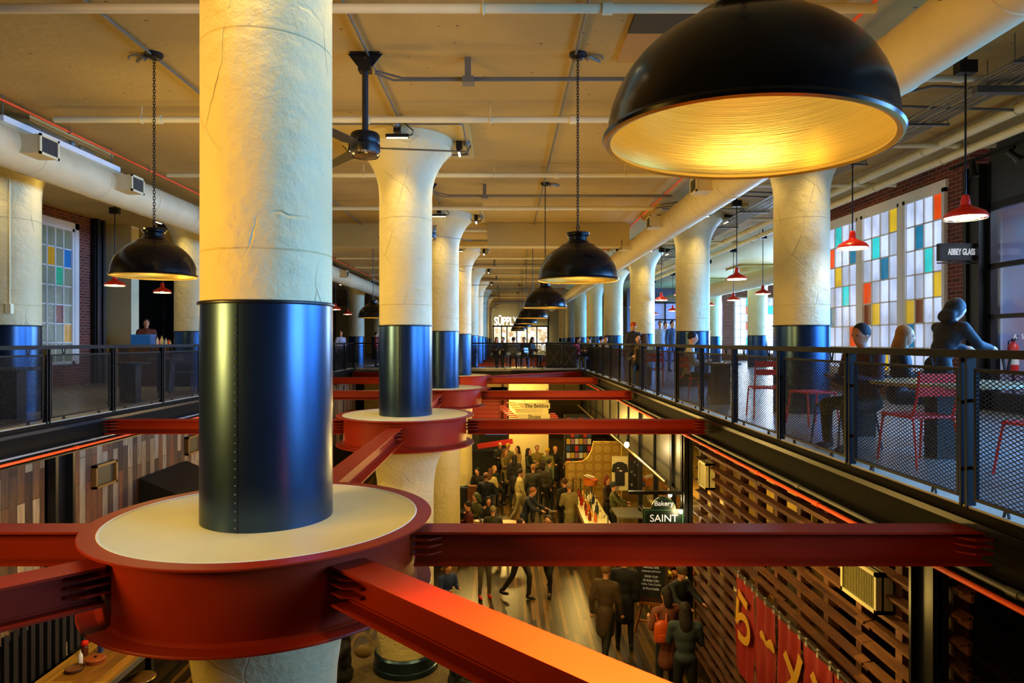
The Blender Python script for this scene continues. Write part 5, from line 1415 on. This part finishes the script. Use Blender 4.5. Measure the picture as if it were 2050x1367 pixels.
def template(pose, arms, coat, hair, vox):
    key = (pose, arms, coat, hair, vox)
    if key in TPL: return TPL[key]
    J = joints(pose, arms)
    H = J['head']; hd = J['hd']; R = Vector((0,0,1)).rotation_difference(hd).to_matrix()
    def hp(x,y,z): return H+R @ Vector((x,y,z))
    b = G()
    b.ell(hp(0,0,.01), (.075,.092,.108), 16, 12, R); b.ell(hp(0,-.03,-.05), (.052,.056,.06), 12, 8, R)
    b.ell(hp(0,-.095,-.01), (.013,.018,.026), 8, 6, R); b.ell(hp(0,-.083,-.05), (.026,.012,.010), 8, 6, R)
    for s in (-1,1): b.ell(hp(s*.076,.01,-.005), (.010,.02,.030), 8, 6, R); b.ell(hp(s*.03,-.078,.03), (.024,.012,.008), 8, 6, R)
    capsule(b, J['neck']-hd*.03, H-hd*.04, .052, .05)
    b.ell(J['chest'], (.15,.095,.17), 16, 10); b.ell(J['waist'], (.125,.085,.14), 16, 10); b.ell(J['pel'], (.15,.10,.11), 16, 10)
    for k in 'LR':
        capsule(b, J['sh'+k], J['el'+k], .046, .036); capsule(b, J['el'+k], J['wr'+k], .036, .026)
        d = (J['wr'+k]-J['el'+k]).normalized(); c = J['wr'+k]+d*.045
        capsule(b, J['wr'+k], c, .026, .034)
        s = -1 if k == 'L' else 1
        sd = d.cross(Vector((0,-1,.3))).normalized()
        for i,(o_,L_) in enumerate(((-.027,.060),(-.009,.072),(.009,.068),(.026,.052))):
            p = c+sd*o_+d*.012; p2 = p+d*L_*.55; p3 = p2+(d*.6+Vector((0,-.2,-.5))).normalized()*L_*.45
            capsule(b, p, p2, .0095, .009, 6); capsule(b, p2, p3, .009, .008, 6)
        p = J['wr'+k]+d*.03-sd*s*.022; capsule(b, p, p+(d*.6-sd*s*.8).normalized()*.05, .012, .010, 6)
        capsule(b, J['hp'+k], J['kn'+k], .078, .052); capsule(b, J['kn'+k], J['an'+k], .052, .036)
        capsule(b, J['an'+k]-Vector((0,-.02,.03)), J['an'+k]+Vector((0,-.14,-.05)), .036, .028)
    P = {'body': remesh('body', b, vox)}
    e = G()
    for s in (-1,1): e.ell(hp(s*.030,-.084,.012), (.012,.007,.007), 8, 6, R)
    P['eyes'] = mk_mesh('eye', e, EYEM)
    t = G()
    t.ell(J['chest'], (.175,.118,.185), 16, 10); t.ell(J['waist'], (.15,.11,.16), 16, 10); t.ell(J['pel']+Vector((0,0,.02)), (.17,.118,.11), 16, 10)
    capsule(t, J['neck']-Vector((0,0,.05)), J['neck']+Vector((0,0,.0)), .085, .062)
    capsule(t, J['shL'], J['shR'], .07, .07)
    for k in 'LR':
        capsule(t, J['sh'+k], J['el'+k], .068, .055); d = (J['wr'+k]-J['el'+k]); capsule(t, J['el'+k], J['el'+k]+d*.93, .055, .042)
    if coat and pose != 'sit':
        capsule(t, J['pel']+Vector((0,.0,-.02)), J['pel']+Vector((0,0,-.30)), .165, .17)
    P['top'] = remesh('jacket', t, vox*1.3)
    l = G(); l.ell(J['pel']-Vector((0,0,.01)), (.16,.112,.11), 16, 10)
    for k in 'LR':
        capsule(l, J['hp'+k], J['kn'+k], .092, .066); d = J['an'+k]-J['kn'+k]; capsule(l, J['kn'+k], J['kn'+k]+d*.94, .066, .052)
    P['trousers'] = remesh('trousers', l, vox*1.3)
    for k in 'LR':
        s_ = G(); a = J['an'+k]; s_.ell(a+Vector((0,-.05,-.045)), (.046,.14,.040), 12, 8); capsule(s_, a+Vector((0,.03,-.03)), a+Vector((0,.02,.02)), .042, .045)
        P['shoe'+k] = remesh('shoe', s_, vox*1.1, 3)
    h = G(); h.ell(hp(0,.020,.035), (.088,.095,.100), 16, 12, R)
    if hair in ('long','bun'):
        h.ell(hp(0,.055,-.06), (.085,.06,.14), 14, 10, R)
        if hair == 'long': h.ell(hp(0,.075,-.16), (.095,.05,.16), 14, 10, R); h.ell(hp(.07,.01,-.10),(.025,.05,.12),10,8,R); h.ell(hp(-.07,.01,-.10),(.025,.05,.12),10,8,R)
        else: h.ell(hp(0,.05,.13), (.04,.04,.04), 10, 8, R)
    if hair == 'hood': h.ell(hp(0,.05,0), (.11,.10,.14), 14, 10, R); h.ell(hp(0,.09,-.12),(.12,.07,.09),14,10,R)
    if hair == 'cap': h.lathe([(.092,.02),(.095,.06),(.07,.12),(.0008,.135)], H, 20, R=R); h.ell(hp(0,-.10,.045),(.06,.07,.010),12,6,R)
    P['hair'] = remesh('hair', h, vox*1.1, 4)
    TPL[key] = P
    return P
MC = {}
def cm(c, r=.75):
    if c not in MC: MC[c] = mat('cloth_'+c.strip('#'), c, rough=r, var=.25, vs=9)
    return MC[c]
def person(X, Y, z, yaw, label, top, legs, hair='short', hairc='#1c120c', pose='stand', arms='down', coat=False, skin=None, h=1.70, shoes='#15120f', group=None, vox=.022, extra=None):
    P = template(pose, arms, coat, hair, vox)
    t = thing('person', label, 'person', (X,Y,z), group)
    t.rotation_euler.z = yaw; k = h/1.70; t.scale = (k,k,k)
    for nm, key, m in (('body','body',skin or SKIN),('eye','eyes',EYEM),('jacket','top',cm(top)),('trousers','trousers',cm(legs)),('shoe','shoeL',cm(shoes)),('shoe','shoeR',cm(shoes)),('hair','hair',cm(hairc))):
        if hair == 'bald' and nm == 'hair': continue
        if (hair == 'cap' and nm == 'hair'): nm = 'cap'
        if (hair == 'hood' and nm == 'hair'): nm = 'hood'
        me = P[key]
        ck = (id(me), m.name)
        if ck not in MESHC:
            c = me.copy(); c.materials.clear(); c.materials.append(m); MESHC[ck] = c
        o = bpy.data.objects.new(nm, MESHC[ck]); col.objects.link(o); o.parent = t
    return t
MESHC = {}
D = math.radians
def toward(px, Y): return (px-VX)/F*Y
def lp(px, Y, yaw, label, top, legs, **k):
    return person(toward(px,Y), Y, FL, D(yaw), label, top, legs, **k)
lp(1001,25.6,10,'bald man in a dark jacket standing behind the crowd by the red booth','#2a2a24','#1a1a1c',hair='bald',arms='front')
lp(1017,25.3,-20,'woman in a yellow knit hat beside the bald man','#8a7a40','#2a241c',hair='cap',hairc='#c89a20',arms='front')
lp(1011,24.0,60,'woman with light brown hair in a tan coat and dark trousers','#7a6838','#12141a',hair='long',hairc='#7a4a20',coat=True,arms='front')
lp(1036,24.7,-60,'woman with long brown hair facing left before the bright plaster wall','#b09058','#2a2420',hair='long',hairc='#3a2010',arms='front')
lp(1030,22.8,170,'long dark haired woman in a dark coat seen from behind','#1e1a18','#16161a',hair='long',hairc='#140c08',coat=True)
lp(1058,24.2,70,'woman with dark hair in profile in a green black jacket','#2c3428','#181a20',hair='long',hairc='#20120a',arms='front')
lp(1075,24.9,10,'blond man in a pale yellow shirt facing the camera','#a08a3c','#3a3424',hairc='#7a5a28',arms='front')
lp(1096,24.3,-30,'person in a bright yellow cap near the magazine rack','#7a7434','#2a2a20',hair='cap',hairc='#e0b818')
lp(1112,24.6,20,'pale haired woman in a black dress holding a tray','#141210','#100e0e',hair='short',hairc='#d89a48',arms='reach',coat=True)
lp(1141,25.4,-20,'tan haired person behind the bar stall glass','#4a4a34','#26241c',hairc='#b87a30')
lp(1067,21.0,165,'grey haired man in a long olive coat walking away','#2e2c1a','#14130f',hairc='#9a6a40',coat=True,pose='walk')
lp(1088,21.6,150,'woman with a dark ponytail beside the man in the green hooded jacket','#3a3424','#1c1a1c',hair='bun',hairc='#241008')
lp(1100,22.0,120,'dark haired man in a green hooded jacket and blue jeans','#4a5238','#1a2030',hair='short',hairc='#120c0a',arms='pocket',coat=False,shoes='#d8d0c0')
lp(1040,20.3,100,'person in a pale cream top and light trousers crossing the floor','#b8a870','#8a7c50',pose='walk',hairc='#2a1a10')
lp(973,19.7,175,'man seen from behind in a navy vest over pale blue sleeves','#101828','#0e1018',hairc='#6a4630',arms='front')
lp(1049,18.0,70,'man in a quilted navy jacket bending over a bag','#1e2638','#11131a',hairc='#9a5a28',pose='bend',arms='reach')
lp(1140,18.3,-165,'man in a tan coat standing at the bar counter','#8c7c48','#14140f',hairc='#8a6a48',coat=True,arms='front')
lp(1130,18.9,-150,'dark coated person behind the man in the tan coat','#14110e','#12100e',hairc='#4a3018',coat=True)
person(2.95,18.4,FL,D(80),'bar worker in an olive green shirt behind the counter','#5a5c2c','#22201a',hair='cap',hairc='#2a3038',arms='reach')
person(2.9,19.2,FL,D(60),'bar worker with reddish hair behind the counter','#3a2420','#22201a',hair='bun',hairc='#7a2c18',arms='front')
def seat(px,Y,yaw,label,top,legs,**k): return lp(px,Y,yaw,label,top,legs,pose='sit',**k)
seat(987,23.2,40,'blond woman seated in a green jacket left of the crowd','#2a3424','#1a1a1c',hair='long',hairc='#b88a48',arms='front')
seat(958,22.8,-30,'dark haired person seated in the shade by the lower columns','#1a1412','#141214',hair='short',arms='front')
seat(980,22.6,160,'woman in a cream top seated behind the man in the vest','#c8b478','#26221c',hair='long',hairc='#5a3218',arms='front')
seat(977,18.6,10,'black haired woman seated facing the camera at the small table','#0e0c0e','#100e10',hair='long',hairc='#080606',arms='chin')
seat(942,18.0,-80,'woman in a dark red top seated at the small table','#5c1410','#18120e',hair='short',hairc='#140c08',arms='front')
seat(957,19.0,-60,'person in an olive hood seated at the small table','#5a5a34','#1a1812',hair='hood',hairc='#4e5634',arms='front')
seat(986,17.4,170,'grey haired person in an olive jacket with back to the camera','#2c2c18','#15140e',hair='short',hairc='#8c7c58',arms='front')
lp(970,14.65,20,'child in leopard print leggings and bright red shoes','#c81818','#6e6450',shoes='#e01010',hairc='#3a2010',h=1.55)
person(toward(893,13.6),13.6,FL-.02,D(40),'child in a blue hooded jacket with a hair bun sitting at the dark bench','#22346e','#1a1a24',hair='bun',hairc='#6a3e1c',pose='sit',arms='front',h=1.5)
lp(1040,14.6,60,'person in a light jacket walking past below the long red beam','#8a7448','#2a241a',pose='walk',hairc='#3a2412')
lp(1098,14.9,-20,'person in dark clothes walking just under the long red beam','#221c14','#14110d',pose='walk')
lp(1212,11.6,150,'tall person in a brown and dark coat walking towards the easel','#4a3620','#0c0a0a',coat=True,pose='walk',hairc='#7a5428')
lp(1250,12.2,165,'dark dressed person carrying a teal bag near the easel','#141218','#0a090c',coat=True,hairc='#20140c')
lp(1352,11.7,30,'man in a dark grey jacket bending at the goods stand','#1c2226','#111216',hair='cap',hairc='#4a3418',pose='lean',arms='reach')
w1 = lp(1334,10.5,200,'woman with an orange backpack over a brown tunic beside the post','#7a4430','#11141e',hair='bun',hairc='#1a0c08',coat=True,arms='front',vox=.016)
w2 = lp(1372,9.9,170,'long dark haired woman in a blue grey top and black trousers by the post','#2c3a48','#07080a',hair='long',hairc='#180c06',arms='front',vox=.016)
OL = mat('orange_leather','#c04c1a',rough=.4); bx_, by_, bz_ = toward(1328,10.3)-.02, 10.30, FL+1.15
t = thing('backpack', 'orange leather backpack worn by the woman beside the post', 'bag', (bx_,by_,bz_))
g = G(); g.lathe([(.0005,-.17),(.09,-.165),(.115,-.14),(.118,.05),(.105,.12),(.06,.16),(.0005,.17)], (0,0,0), 28, cap=False)
g.v = [(bx_+x*1.05, by_+y*.6, bz_+z) for x,y,z in g.v]; obj('bag_body', g, OL, t)
g = G(); g.lathe([(.0005,-.07),(.07,-.065),(.08,-.05),(.078,.04),(.0005,.05)], (0,0,0), 24, cap=False)
g.v = [(bx_+x, by_-.05+y*.5, bz_-.07+z) for x,y,z in g.v]; obj('front_pocket', g, OL, t)
for s_ in (-1,1):
    g = G(); g.tube([(bx_+s_*.06,by_,bz_+.14),(bx_+s_*.08,by_+.05,bz_+.24),(bx_+s_*.10,by_+.16,bz_+.22),(bx_+s_*.11,by_+.17,bz_+.05)], .012, 6); obj('strap', g, OL, t)
# woman with the handbag and striped shoe seated at the stone seat
person(-2.45,10.35,FL,D(-60),'dark haired woman in black seated behind the lower column, hand at her face','#0c0b0e','#0c0b0e',hair='long',hairc='#0c0806',pose='sit',arms='chin',vox=.016)
person(-.75,10.1,FL,D(80),'person with a striped shoe sitting at the stone seat, mostly under the beam','#14202a','#0e1116',pose='sit',arms='front',shoes='#c8c0b0',vox=.02)
# dining side
def dp(px,Y,yaw,label,top,legs,x=None,**k): return person(x if x is not None else toward(px,Y),Y,0,D(yaw),label,top,legs,**k)
dp(1735,7.1,-70,'person with short black hair and a plum top seated behind the rail','#3a1428','#101018',pose='sit',hair='short',hairc='#08080c',arms='front',vox=.014,skin=SKIN2)
dp(1796,7.9,60,'blond woman leaning at the table behind the rail','#1a1a22','#141420',pose='sit',hair='long',hairc='#a06a30',arms='front',vox=.014)
dp(1878,7.25,100,'dark hooded figure leaning over the table near the brick wall','#0e0e18','#0c0c12',pose='bend',hair='hood',hairc='#0b0b14',arms='reach',vox=.016,h=1.58)
dp(1378,12.7,75,'man in a white shirt and dark trousers sitting on a red chair','#e4e2dc','#1c2028',pose='sit',hair='short',hairc='#0c0a0a',arms='front',vox=.018,shoes='#9098a8')
dp(1268,18.2,20,'man with a bright orange cap behind the rail','#3c3c46','#1c1c24',hair='cap',hairc='#d8501c',h=1.6)
dp(1278,16.6,-10,'dark haired person seated between the orange cap and the brown haired woman','#26262e','#16161c',pose='sit',hairc='#0a0808',arms='front')
dp(1291,16.4,170,'brown haired woman seated with her back to the camera behind the rail','#8a6a3a','#16161c',pose='sit',hair='long',hairc='#4a2a14',arms='front')
for i,(px,Y,tp,hc,lb) in enumerate(((1176,27.3,'#4a3a2a','#a88048','blond'),(1183,26.2,'#2a2a30','#140c0a','black haired'),(1200,24.5,'#30303a','#100c0c','dark haired dark dressed'),(1212,23.6,'#a8a8b4','#281810','brown haired grey dressed'),(1156,29.6,'#b01c18','#3a1810','red dressed'))):
    dp(px,Y,[20,-60,100,0,40][i],'small seated %s diner far along the dining rail' % lb,tp,'#16161c',pose='sit',hairc=hc,arms='front')
for i,(px,tp,lg) in enumerate(((1322,'#c8c8d0','#4a78c8'),(1333,'#8a7a90','#5080d0'),(1346,'#3a4a68','#3a68b8'))):
    dp(px,[25.5,26.5,24.9][i],[-10,10,20][i],['man in a pale shirt, left of the three standing beyond the dining columns','middle man of the three standing beyond the dining columns','man in a blue jacket, right of the three standing beyond the columns'][i],tp,lg,h=1.84)
for i,(px,tp) in enumerate(((993,'#1c1214'),(1008,'#20242c'),(1028,'#6a625c'),(1049,'#14141a'),(1063,'#1a1614'))):
    dp(px,[29.3,30.0,29.3,30.0,29.3][i],[20,-20,180,0,60][i],['person in dark red','person in blue grey','person in a pale jacket','broad person in black','person in brown black'][i]+' sitting behind the far railing, %s from the column row' % ORD[i].replace('nearest','first'),tp,'#101014',pose='sit',hair=['long','short','short','short','long'][i],hairc='#0e0a08',arms='front')
dp(682,27.2,40,'person in a pale hooded top leaning on the far left rail','#b8b4c8','#1c1c28',hair='long',hairc='#1a1210',h=1.5)
dp(753,29.8,100,'person in a dark red jacket behind the far railing, left of the second column','#7a1410','#181418',h=1.5,hairc='#0c0808')
person(-9.9,18.6,0,D(30),'person in a brown orange jacket behind the left walkway pier','#6a3018','#1a1210',h=1.7,hairc='#1a0e08')

# ================================================================== furniture
def chair_proto(name, m, slats=True, back=True):
    t = thing(name, '', 'chair', (0,0,0)); r = .0115
    g = G(); n = 9
    for i in range(n):
        y = -.19+.38*i/(n-1)
        g.obox((0,y,.455-.012*math.sin(PI*i/(n-1))), (.20,.018,.006))
    obj('seat_slat', g, m, t, flat=True)
    g = G(); g.tube([(-.205,-.2,.445),(.205,-.2,.445),(.215,.2,.445),(-.215,.2,.445)], r, 8, closed=True); obj('seat_frame', g, m, t)
    for s in (-1,1):
        g = G(); g.tube([(s*.19,-.16,.445),(s*.205,-.19,.42),(s*.215,-.22,.2),(s*.225,-.24,0)], r, 8); obj('leg', g, m, t)
        g = G(); g.tube([(s*.19,.16,.445),(s*.205,.2,.42),(s*.215,.24,.2),(s*.225,.27,0)], r, 8); obj('leg', g, m, t)
    if back:
        g = G()
        for s in (-1,1): g.tube([(s*.2,.18,.44),(s*.2,.23,.6),(s*.2,.27,.86)], r, 8)
        obj('back_frame', g, m, t)
        for z,y in ((.67,.255),(.78,.265)) if not slats else ((.68,.25),(.80,.268)):
            g = G(); g.obox((0,y-.012,z), (.205,.006,.042), Matrix.Rotation(D(-7),3,'X')); obj('back_slat', g, m, t, flat=True)
    return t
CHR = chair_proto('slatted_chair', REDCH); CHG = chair_proto('slatted_chair', mat('blue_grey_chair','#4a5570',rough=.35,metal=.3)); STR = chair_proto('slatted_stool', REDCH, back=False)
used = set()
def put(p, X, Y, yaw, label, z=0, cat='chair', group=None):
    o = p if p.name not in used else copy_tree(p); used.add(p.name)
    o.location = (X,Y,z); o.rotation_euler.z = D(yaw); o['label'] = label; o['category'] = cat
    if group: o['group'] = group
    return o
put(CHR, 3.82, 6.25, 188, 'red slatted metal chair standing at the round table behind the closest mesh panels')
put(CHR, 3.86, 10.0, 172, 'red slatted metal chair beside the thick dining column')
put(STR, 4.15, 9.1, 10, 'red slatted metal stool in front of the thick dining column', cat='stool')
put(STR, 4.45, 5.55, 15, 'red slatted metal stool cut by the right picture edge', cat='stool')
put(CHR, 3.56, 12.7, 105, 'red slatted chair with the man in the white shirt on it')
put(CHR, 3.62, 16.4, 170, 'red slatted chair under the brown haired woman')
put(CHG, 3.62, 7.2, -80, 'blue grey metal chair under the person with short black hair')
put(CHR, 4.0, 20.5, 30, 'red chair far along the dining rail, beyond the orange cap')
put(CHR, 3.7, 22.6, 200, 'red chair far along the dining rail, near the grey dressed diner')
put(CHG, -7.1, 14.8, 20, 'blue grey metal chair behind the third panel of the left railing')
for i,(px,Y) in enumerate(((993,29.3),(1008,30.0),(1028,29.3),(1049,30.0),(1063,29.3))):
    put(CHG, toward(px,Y), Y, [20,-20,180,0,60][i], 'dark metal chair behind the far railing under a seated person', group='chairs behind the far railing')
for i,(px,Y,yw) in enumerate(((987,23.2,40),(958,22.8,-30),(980,22.6,160),(977,18.6,10),(942,18.0,-80),(957,19.0,-60),(986,17.4,170))):
    put(CHG, toward(px,Y), Y, yw, 'dark metal chair on the lower floor under a seated person', z=FL, group='chairs on the lower floor')
def table(X,Y,z,r,h,label,topm,slab=True,rect=None,yaw=0):
    t = thing('pedestal_table', label, 'table', (X,Y,z))
    g = G(); g.lathe([(.0005,z+h-.035),(r-.01,z+h-.035),(r,z+h-.03),(r,z+h-.004),(r-.004,z+h),(.0005,z+h)], (X,Y,0), 56, cap=False); obj('tabletop', g, topm, t)
    g = G()
    if slab: g.box(X-.15,X+.15,Y-.10,Y+.10,z,z+h-.035)
    else: g.lathe([(.2,z),(.2,z+.02),(.03,z+.04),(.03,z+h-.035)], (X,Y,0), 20)
    obj('pedestal', g, DARK if slab else BLACKM, t, flat=slab)
    return t
TT = mat('table_top_pale','#a89a70',rough=.4); TD = mat('table_top_dark','#1c1c1e',rough=.4)
table(4.28,6.55,0,.66,.74,'large round pale table behind the closest mesh panels, dining side',TT)
table(3.86,12.1,0,.36,.74,'small dark round table next to the man in the white shirt',TD)
table(4.25,8.1,0,.38,.74,'dark round table in front of the thick dining column',TD)
table(3.5,17.2,0,.34,.74,'small dark table at the brown haired woman',TD)
table(-6.95,12.5,0,.34,.74,'dark round table behind the third panel of the left railing',TD)
table(-7.25,9.9,0,.40,.74,'dark round table cut by the left picture edge',TD)
table(-7.7,15.3,0,.36,.74,'dark round table beside the blue grey chair, left walkway',TD)
table(toward(968,18.0),18.0,FL,.42,.74,'small round table with plates among the seated group, lower floor',mat('lower_table_wood','#8a5a22',rough=.4),slab=False)
table(toward(1016,18.2),18.0,FL,.30,.74,'small empty round wooden table on the lower floor',mat('lower_table_wood_b','#a8641e',rough=.4),slab=False)
for i,(dx,dy) in enumerate(((-.15,.1),(.12,-.05),(.0,.2))):
    x = toward(968,18.0)+dx; g = G(); g.lathe([(.0005,FL+.745),(.06,FL+.745),(.10,FL+.76),(.098,FL+.765),(.06,FL+.752),(.0005,FL+.752)], (x,18.0+dy,0), 20, cap=False); obj('plate', g, WHITEP, label='white plate on the small table of the seated group', cat='plate', group='plates on the lower table')
# counter with the blue cooler on the left
g = G(); g.box(-9.7,-8.42,16.9,17.4,0,1.02); obj('wooden_counter', g, planks('counter_front',('X','Z'),['#4a2c14','#5a3618'],width=.2,length=1,gap=.003), label='brown wooden serving counter behind the left railing', cat='counter', flat=True)
t = thing('cool_box', 'bright blue cool box on the serving counter behind the left railing', 'box', (-9.2,17.1,1.02))
g = G(); g.box(-9.43,-8.95,16.98,17.25,1.02,1.26); obj('box_body', g, mat('cooler_blue','#1470c8',rough=.4), t, flat=True)
g = G(); g.box(-9.44,-8.94,16.97,17.26,1.26,1.30); obj('lid', g, mat('cooler_blue_lid','#1c80d8',rough=.4), t, flat=True)
for i in range(7):
    bottle(-8.82+.055*i, 17.1+.03*(i%2), 1.02, [.22,.18,.26,.15,.2,.17,.14][i], ['#e8e0d0','#c83020','#d8c890','#3a6ab8','#e8e8e8','#d85a20','#f0d8d0'][i], 'small %s bottle right of the blue cool box' % ['cream','red','straw yellow','blue','white','orange','pink'][i])
# ================================================================== remaining pieces
t = thing('wall_conduit', 'thin painted conduit with a switch box on the column at the left picture edge', 'conduit', (-7.72,10.45,1.6))
a = math.radians(-55); cx = XL+.435*math.cos(a); cy_ = Y0+S+.435*math.sin(a)
g = G(); g.tube([(cx,cy_,4.0),(cx,cy_,1.7)], .012, 8); obj('tube', g, CREAMF, t)
g = G(); g.box(cx-.045,cx+.045,cy_-.04,cy_+.03,1.56,1.71); obj('switch_box', g, CREAMF, t, flat=True)
t = thing('black_awning', 'black sloping awning edge under the plank wall left of the big column', 'awning', (-6.3,13.0,-1.9))
g = G(); g.prism([(0,0),(1.0,-.42),(1.0,-.50),(0,-.50)], (0,1.8,0), (-6.62,12.2,-1.35)); obj('canopy_cloth', g, BLACK, t, flat=True)
g = G(); g.tube([(-5.62,12.2,-1.82),(-5.62,14.0,-1.82)], .012, 6); obj('edge_bar', g, BLACKM, t)
t = thing('bench_seat', 'dark high backed bench beside the lower columns', 'bench', (-1.0,20.9,FL))
g = G(); g.box(-1.95,-.75,20.6,20.72,FL,-3.35); obj('backrest', g, BLACK, t, flat=True)
g = G(); g.box(-1.95,-.75,20.1,20.6,FL+.4,FL+.46); obj('seat', g, BLACK, t, flat=True)
g = G(); g.box(-1.95,-.75,20.15,20.55,FL,FL+.4); obj('base', g, BLACK, t, flat=True)
g = G(); g.box(toward(936,20.4),toward(953,20.4),20.38,20.56,FL+.46,-3.25); obj('timber_crate', g, WOODL, label='small timber crate on the dark bench beside the lower columns', cat='crate', flat=True)
p = Vector((toward(727,9.9), 9.9, -3.42))
t = thing('handbag', 'cream handbag with curved handles held by the seated woman in black', 'bag', p)
g = G(); g.ell((p.x,p.y,p.z),(.14,.045,.10),16,10); obj('bag_body', g, mat('bag_cream','#7a6440',rough=.6), t)
for s_ in (-.03,.03):
    g = G(); g.tube([(p.x+.13*math.cos(q),p.y+s_,p.z+.08+.17*math.sin(q)) for q in [PI*i/12 for i in range(13)]], .011, 7); obj('handle', g, bpy.data.materials['bag_cream'], t)
# dark angle along the slab edges, part of what carries the railings
for x, s_, lb in ((RX-.035,1,'dark steel edge angle along the slab of the dining side'),(LX+.035,-1,'dark steel edge angle along the slab of the left walkway')):
    g = G(); g.box(*sorted((x,x+s_*.012)), YN, YF, -.10, -.012); obj('edge_angle', g, GIRD, label=lb, cat='angle', flat=True)
# ------------------------------------------------------------------ lights
def light(kind, name, loc, power, color, size=None, rot=None, sy=None, radius=None, spot=None, blend=.5, spread=None):
    l = bpy.data.lights.new(name, kind); l.energy = power; l.color = color
    if kind == 'AREA':
        l.shape = 'RECTANGLE' if sy else 'SQUARE'; l.size = size
        if sy: l.size_y = sy
        if spread: l.spread = spread
    elif radius is not None: l.shadow_soft_size = radius
    if spot: l.spot_size = spot; l.spot_blend = blend
    o = bpy.data.objects.new(name, l); col.objects.link(o); o.location = loc
    if rot: o.rotation_euler = rot
    return o
def aim(o, target):
    d = Vector(target)-o.location
    o.rotation_euler = d.to_track_quat('-Z','Y').to_euler()
WARM = (1,.69,.18); WARM2 = (1,.74,.36); BLUE = (.09,.38,1.0)
w = bpy.data.worlds.new('world'); sc.world = w; w.use_nodes = True
w.node_tree.nodes['Background'].inputs[0].default_value = (.5,.35,.15,1)
w.node_tree.nodes['Background'].inputs[1].default_value = .03
# daylight through the shopfront and the window wall on the dining side
def daylight(loc, tgt, w_, h_, p, c=BLUE):
    o = light('AREA', 'daylight', loc, p, c, size=w_, sy=h_, spread=D(100)); aim(o, tgt); return o
daylight((7.7,7.4,1.9), (-1.6,8.5,-.6), 5.5, 2.2, 420)
daylight((7.7,14.4,2.0), (-1.6,14.4,-.6), 4.0, 2.4, 420)
daylight((12.5,24,2.2), (-1.6,23,.8), 10, 2.6, 1000)
daylight((12.5,38,2.2), (-1.6,36,.8), 12, 2.6, 2200)
daylight((7.7,1.2,1.8), (-1.6,4.2,.3), 4.5, 2.2, 400, (.2,.5,1))
o = light('AREA', 'window_daylight', (15.5,39.4,2.0), 1500, (.45,.68,1), size=6, sy=3, spread=D(120)); aim(o, (8,22,.5))
o = light('AREA', 'window_daylight', (14.5,28,2.4), 1300, (.4,.65,1), size=9, sy=2.5, spread=D(120)); aim(o, (5,20,0))
# light bars on the column heads
for k in range(0,6):
    y = Y0+S*k
    for (x0, ks) in ((XC,range(0,6)), (XR,range(1,4)), (XL,range(1,3))):
        if k not in ks: continue
        for (dx,dy) in ((0,-.82),(-.82,0),(.82,0)):
            if x0 != XC and dx*(XC-x0) < 0: continue
            o = light('AREA', 'column_light', (x0+dx, y+dy, 4.1), 7, (1,.74,.26), size=.32, sy=.05, spread=D(80))
            aim(o, (x0+dx*.7, y+dy*.7, 1.0))
            if dx: o.rotation_euler.rotate_axis('Z', PI/2)
# added warm points in open air, standing in for bounced shop light
for (x,y,p) in ((-4.4,8.5,50),(0.8,11,30),(-4,11,30),(.8,22,50),(-4,22,40),(.8,36,110),(6,10,20),(6.5,20,40),(6.5,30,90),(-9,14,25),(-9,24,30),(.8,50,160)):
    light('POINT', 'warm_fill', (x,y,1.9), p, WARM, radius=.5)
# added warm fill on the columns' left sides, and the lit glass shop's light
o = light('AREA', 'fill_light', (-6.2,1.6,1.3), 105, (1,.54,.09), size=1.2, sy=1.0, spread=D(85)); aim(o, (-1.6,4.5,2.1))
o = light('AREA', 'fill_light', (-7.4,6.6,1.4), 70, (1,.66,.17), size=1.2, sy=1.0, spread=D(85)); aim(o, (-1.6,10.8,2.0))
light('AREA', 'fill_light', (9.3,7,3.9), 260, (.75,.87,1), size=6, sy=1.5, rot=(0,0,PI/2))
# lower floor
for (x,y,p) in ((1.0,9,120),(1.6,15,200),(-1,20,260),(2.3,21,160),(-4.5,9,90),(-4.5,15,90),(0,26,260),(2.5,6.5,24),(4.6,14,110),(4.6,10,18),(0,34,260)):
    light('POINT', 'lower_lamp', (x,y,-1.3), p, (1,.62,.14), radius=.15)
vs = sc.view_settings; vs.view_transform = 'Standard'; vs.look = 'None'; vs.gamma = 1; vs.use_curve_mapping = False; vs.exposure = 0
cy = sc.cycles
cy.use_denoising = True; cy.max_bounces = 8; cy.diffuse_bounces = 4; cy.glossy_bounces = 4; cy.transparent_max_bounces = 12
cy.caustics_reflective = False; cy.caustics_refractive = False; cy.sample_clamp_indirect = 4; cy.sample_clamp_direct = 0
for (x,y,z,p) in LAMPLIGHTS:
    light('POINT', 'lamp_bulb', (x,y,z), p, (1,.83,.48), radius=.05)

for (x,y,z,p) in LAMPLIGHTS:
    nr = y < 3 and x > 0; q = p*(165 if nr else 15)
    light('SPOT', 'lamp_beam', (x,y,z-.05), q, WARM, radius=.06, spot=D(88 if nr else 118), blend=1 if nr else .6)
for (x,y,z) in LAMPRED:
    light('SPOT', 'red_lamp_beam', (x,y,z+.03), 90, (1,.8,.45), radius=.05, spot=D(130), blend=.5)
for (x,y,z,p) in BULBS:
    light('POINT', 'bulb_glow', (x,y,z-.08), p, WARM2, radius=.05)
